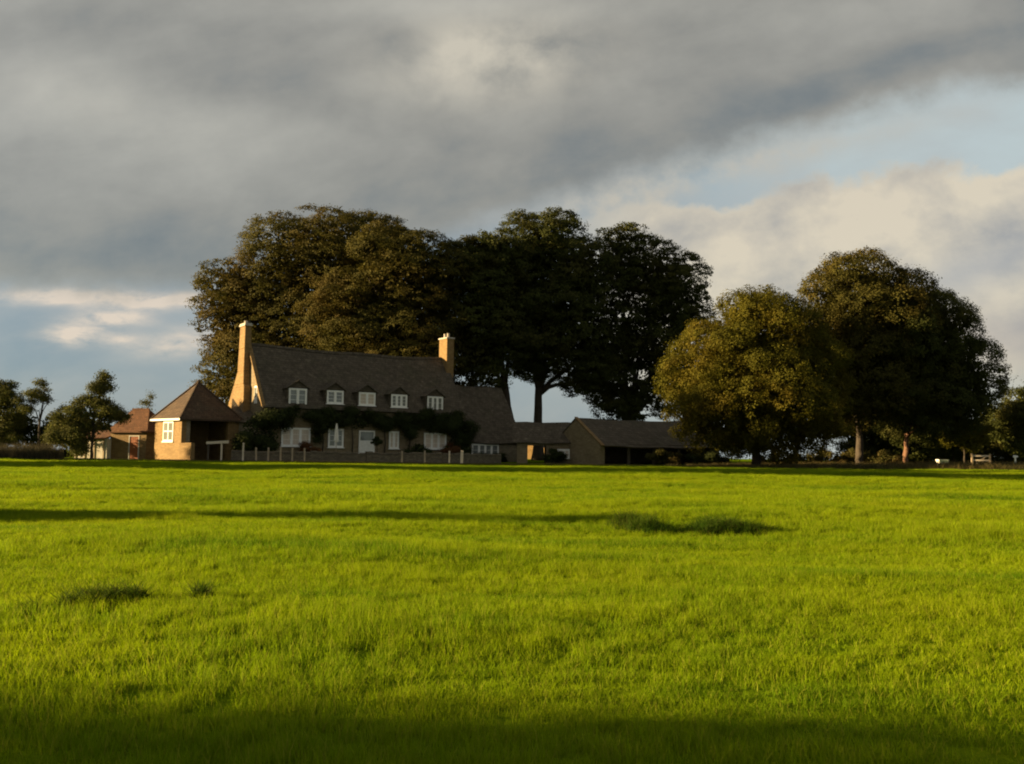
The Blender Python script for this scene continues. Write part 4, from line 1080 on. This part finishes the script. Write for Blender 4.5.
def topiary(x, y):
    t = thing('potted_tree', 'clipped ball tree in a terracotta pot before the white farmhouse door', 'potted tree', (x, y, gz(x, y)))
    MB().lathe([(0.20, 0), (0.24, 0.05), (0.31, 0.42), (0.35, 0.44), (0.35, 0.52), (0.29, 0.52), (0.28, 0.45)], 14).build('pot', M['clay'], t)
    MB().tube([(0, 0, 0.4), (0.02, 0, 0.9), (0, 0, 1.5)], [0.04, 0.035, 0.03], 7).build('stem', M['bark'], t)
    crown_mesh('foliage', [(0, 0, 1.75, 0.5, 0.5, 0.45)], 70, 16, 0.10, M['leaf_ivy'], t, 320, sub=10, cr=0.1, core=0.4)
topiary(*hs(9.95, -1.7))

def parasol(x, y):
    t = thing('parasol', 'closed cream parasol standing before the farmhouse wall', 'parasol', (x, y, gz(x, y)))
    MB().lathe([(0.28, 0), (0.28, 0.06), (0.05, 0.1), (0.03, 0.3)], 14).build('base', M['dark_timber'], t)
    MB().tube([(0, 0, 0.1), (0, 0, 3.35)], [0.025, 0.025], 8).build('pole', M['timber'], t)
    m = MB(); n0 = 16; prof = [(0.05, 3.3), (0.10, 3.0), (0.15, 2.6), (0.19, 2.2), (0.21, 1.85), (0.16, 1.7)]
    for r, z in prof:
        for k in range(n0):
            a = 2 * math.pi * k / n0; rr = r * (1.0 if k % 2 else 0.66); m.v.append((rr * math.cos(a), rr * math.sin(a), z))
    for i in range(len(prof) - 1):
        for k in range(n0): m.f.append((i * n0 + (k + 1) % n0, i * n0 + k, (i + 1) * n0 + k, (i + 1) * n0 + (k + 1) % n0))
    m.f.append(tuple(range(n0)))
    m.build('canopy', M['canvas'], t)
parasol(*hs(5.85, -2.2))

# ------------------------------------------------------------------ posts, rail, gate, signs
def post_mesh(h, w, lean, mat):
    m = MB(); m.hexa([(-w, -w, -0.3), (w, -w, -0.3), (w, w, -0.3), (-w, w, -0.3)], [(-w + lean, -w * .9, h), (w + lean, -w * .9, h - 0.03), (w + lean, w * .9, h + 0.01), (-w + lean, w * .9, h + 0.03)])
    return m
posts = [(-21.2, 71.4, 1.50, .02, 'fence post nearest the rail, tall and pale, in front of the garden wall'),
         (-20.2, 71.6, 1.15, -.03, 'pale fence post second from the rail, in front of the ivy corner'),
         (-19.3, 71.7, 1.15, .03, 'pale fence post third from the rail, below the ivy'),
         (-18.35, 71.9, 1.2, .0, 'pale fence post below the left end of the curtained window'),
         (-17.45, 72.0, 1.15, .02, 'pale fence post below the middle of the left curtained window'),
         (-16.5, 72.2, 1.15, -.02, 'pale fence post below the right end of the left curtained window'),
         (-8.85, 73.2, 1.0, .02, 'thin pale fence post left of the dark round bush'),
         (-7.0, 73.4, 1.05, -.02, 'thin pale fence post right of the dark round bush'),
         (-5.05, 73.8, 1.05, .01, 'whitest fence post, right of the russet bush'),
         (-4.05, 74.0, 1.1, .03, 'stout tan fence post before the wing')]
for i, (x, y, h, ln, lb) in enumerate(posts):
    w = 0.11 if 'stout' in lb else 0.06
    o = post_mesh(h, w, ln, None).build('fence_post', M['pale_timber'] if ('whitest' in lb or 'stout' in lb or 'nearest' in lb) else M['timber'], None, (x, y, gz(x, y)))
    tag(o, lb, 'fence post', 'wooden posts in front of the garden wall')

def rail():
    x, y = -24.0, 71.2
    t = thing('hitching_rail', 'pale wooden rail on two posts before the dark open cart shed', 'rail', (x, y, gz(x, y)))
    MB().hexa([(-0.05, -0.06, 1.38), (1.7, -0.06, 1.48), (1.7, 0.06, 1.48), (-0.05, 0.06, 1.38)], [(-0.05, -0.06, 1.58), (1.7, -0.06, 1.7), (1.7, 0.06, 1.7), (-0.05, 0.06, 1.58)]).build('bar', M['pale_timber'], t)
    MB().box(1.1, 1.22, -0.05, 0.05, -0.3, 1.44).build('post', M['pale_timber'], t)
    MB().box(0.05, 0.17, -0.05, 0.05, -0.3, 1.37).build('post', M['dark_timber'], t)
rail()

def gate():
    x, y = 41.45, 81.2
    t = thing('field_gate', 'small wooden barred gate under the hawthorn', 'gate', (x, y, gz(x, y)), R(-10))
    for px in (0.0, 1.5): MB().box(px - 0.07, px + 0.07, -0.07, 0.07, -0.3, 1.3).build('post', M['timber'], t)
    for z in (0.3, 0.62, 1.02): MB().box(0.072, 1.428, -0.03, 0.03, z, z + 0.15).build('bar', M['pale_timber'], t)
    MB().hexa([(0.1, 0.032, 0.3), (0.25, 0.032, 0.3), (0.25, 0.06, 0.3), (0.1, 0.06, 0.3)], [(1.27, 0.032, 1.15), (1.42, 0.032, 1.15), (1.42, 0.06, 1.15), (1.27, 0.06, 1.15)]).build('brace', M['timber'], t)
gate()
def marker():
    x, y = 45.45, 81.4
    t = thing('marker_post', 'white footpath marker post with a small finger board near the right edge', 'post', (x, y, gz(x, y)))
    MB().box(-0.06, 0.06, -0.06, 0.06, -0.3, 1.15).build('post', M['white'], t)
    MB().prism([(-0.22, 0.98), (0.14, 0.98), (0.24, 1.08), (0.14, 1.18), (-0.22, 1.18)], 'y', -0.09, -0.062).build('finger', M['white'], t)
marker()
def trough():
    x, y = 42.2, 89.0
    t = thing('water_trough', 'small white water trough in the shade left of the gate', 'trough', (x, y, gz(x, y)), R(5))
    m = MB()
    m.hexa([(0.08, 0.08, 0.12), (0.92, 0.08, 0.12), (0.92, 0.52, 0.12), (0.08, 0.52, 0.12)], [(0, 0, 0.62), (1.0, 0, 0.62), (1.0, 0.6, 0.62), (0, 0.6, 0.62)])
    m.build('basin', M['white'], t)
    r = MB(); r.box(-0.03, 1.03, -0.03, 0.03, 0.622, 0.68); r.box(-0.03, 1.03, 0.57, 0.63, 0.622, 0.68); r.box(-0.03, 0.03, 0.031, 0.569, 0.622, 0.68); r.box(0.97, 1.03, 0.031, 0.569, 0.622, 0.68); r.build('rim', M['white'], t)
    for lx in (0.15, 0.7): MB().box(lx, lx + 0.15, 0.1, 0.5, -0.2, 0.12).build('foot', M['stone2'], t)
trough()

# ------------------------------------------------------------------ dark tussocks in the meadow
def tussock(label, x, y, rx, ry, h, n, seed):
    rs = np.random.RandomState(seed)
    gm = bpy.data.materials.get('tussock_blades') or grass_mat('tussock_blades', (0.034, 0.075, 0.004), (0.06, 0.095, 0.006), (0.075, 0.065, 0.02), 0.3)
    V, F = blades(rs, n, 1.0, h * 0.45, h, 0.006, 0.013, 0.8)
    base = V.reshape(n, 6, 3).copy()
    c = base[:, :2, :2].mean(1)
    off = base - np.concatenate([c, np.zeros((n, 1))], 1)[:, None, :]
    k = 9; cen = np.stack([rs.uniform(-0.85, 0.85, k), rs.uniform(-0.6, 0.6, k)], 1); cr_ = rs.uniform(0.18, 0.42, k); ch = rs.uniform(0.45, 1.0, k)
    w = rs.choice(k, n, p=cr_ ** 2 / (cr_ ** 2).sum())
    g = rs.normal(0, 0.55, (n, 2)); c = cen[w] + g * cr_[w][:, None]
    off[:, :, 2] *= (ch[w] * np.exp(-(g ** 2).sum(1) * 0.6) + 0.12)[:, None]
    p = np.stack([c[:, 0] * rx, c[:, 1] * ry, np.zeros(n)], 1)
    base = off + p[:, None, :]
    base[:, :, 2] += (ground_z(p[:, 0] + x, p[:, 1] + y) - gz(x, y))[:, None]
    o = np_mesh('grass_tussock', base.reshape(-1, 3), F, gm); o.location = (x, y, gz(x, y))
    tag(o, label, 'tussock', 'dark tussocks in the meadow')
tussock('widest dark tussock, in the middle of the field below the barn', 3.6, 18.6, 1.5, 0.9, 0.52, 6000, 41)
tussock('dark rounded tussock in the left foreground of the field', -4.05, 8.7, 0.45, 0.45, 0.36, 1700, 42)
tussock('smallest dark tussock, right of the left foreground one', -3.05, 9.1, 0.14, 0.16, 0.26, 300, 43)

# ------------------------------------------------------------------ trees beyond the left edge that shade the field
tree('field_tree', 'round hedgerow tree beside the viewer, off to the near left', 'tree', -27.0, -0.5,
     [(0, 0, 6.6, 4.6, 4.8, 4.4), (0, 1.5, 4.6, 3.8, 4.0, 3.4), (0, -2.5, 5.6, 4.0, 4.0, 4.2)], 1700, 18, 0.26, M['leaf_dark'], M['bark'], 401, 0.35, 2.0, 'hedgerow trees left of the field', core=0.6)
tree('field_tree', 'slim young hedgerow tree at the left of the field', 'tree', -33.0, 19.4,
     [(0, 0, 3.6, 0.9, 1.2, 2.4), (0, 0.2, 6.2, 0.6, 0.8, 1.6), (0, -0.9, 2.6, 0.7, 0.9, 1.4), (0, 1.0, 3.2, 0.6, 0.7, 1.2)], 330, 18, 0.2, M['leaf_dark'], M['bark'], 402, 0.12, 1.0, 'hedgerow trees left of the field', core=0.3, sub=8, cr=0.32, gaps=0.04)
tree('field_tree', 'thin hedgerow sapling farther up the left of the field', 'tree', -41.0, 30.0,
     [(0, 0, 3.2, 0.7, 0.9, 1.8), (0, 0.3, 5.2, 0.5, 0.6, 1.3)], 130, 16, 0.2, M['leaf_dark'], M['bark'], 403, 0.1, 1.0, 'hedgerow trees left of the field', core=0.2, sub=8, cr=0.3, gaps=0.1)
for x, y, w, h, lb in ((-61, 69.2, 0.86, 1.42, 'tallest round hedgerow tree beyond the left end of the orchard'),
                       (-66, 58.5, 1.1, 1.5, 'tall poplar shaped hedgerow tree, second beyond the orchard'),
                       (-63, 51.5, 1.0, 1.5, 'narrow hedgerow tree, third beyond the orchard')):
    tree('field_tree', lb, 'tree', x, y,
         [(0, 0, 10 * h, 4.2 * w, 3.2 * w, 6.0 * h), (0, 0, 5 * h, 4.6 * w, 3.3 * w, 4.4 * h)], 1500, 18, 0.3, M['leaf_dark'], M['bark'], 410 + int(y), 0.4, 2.5, 'hedgerow trees left of the field', core=0.6)
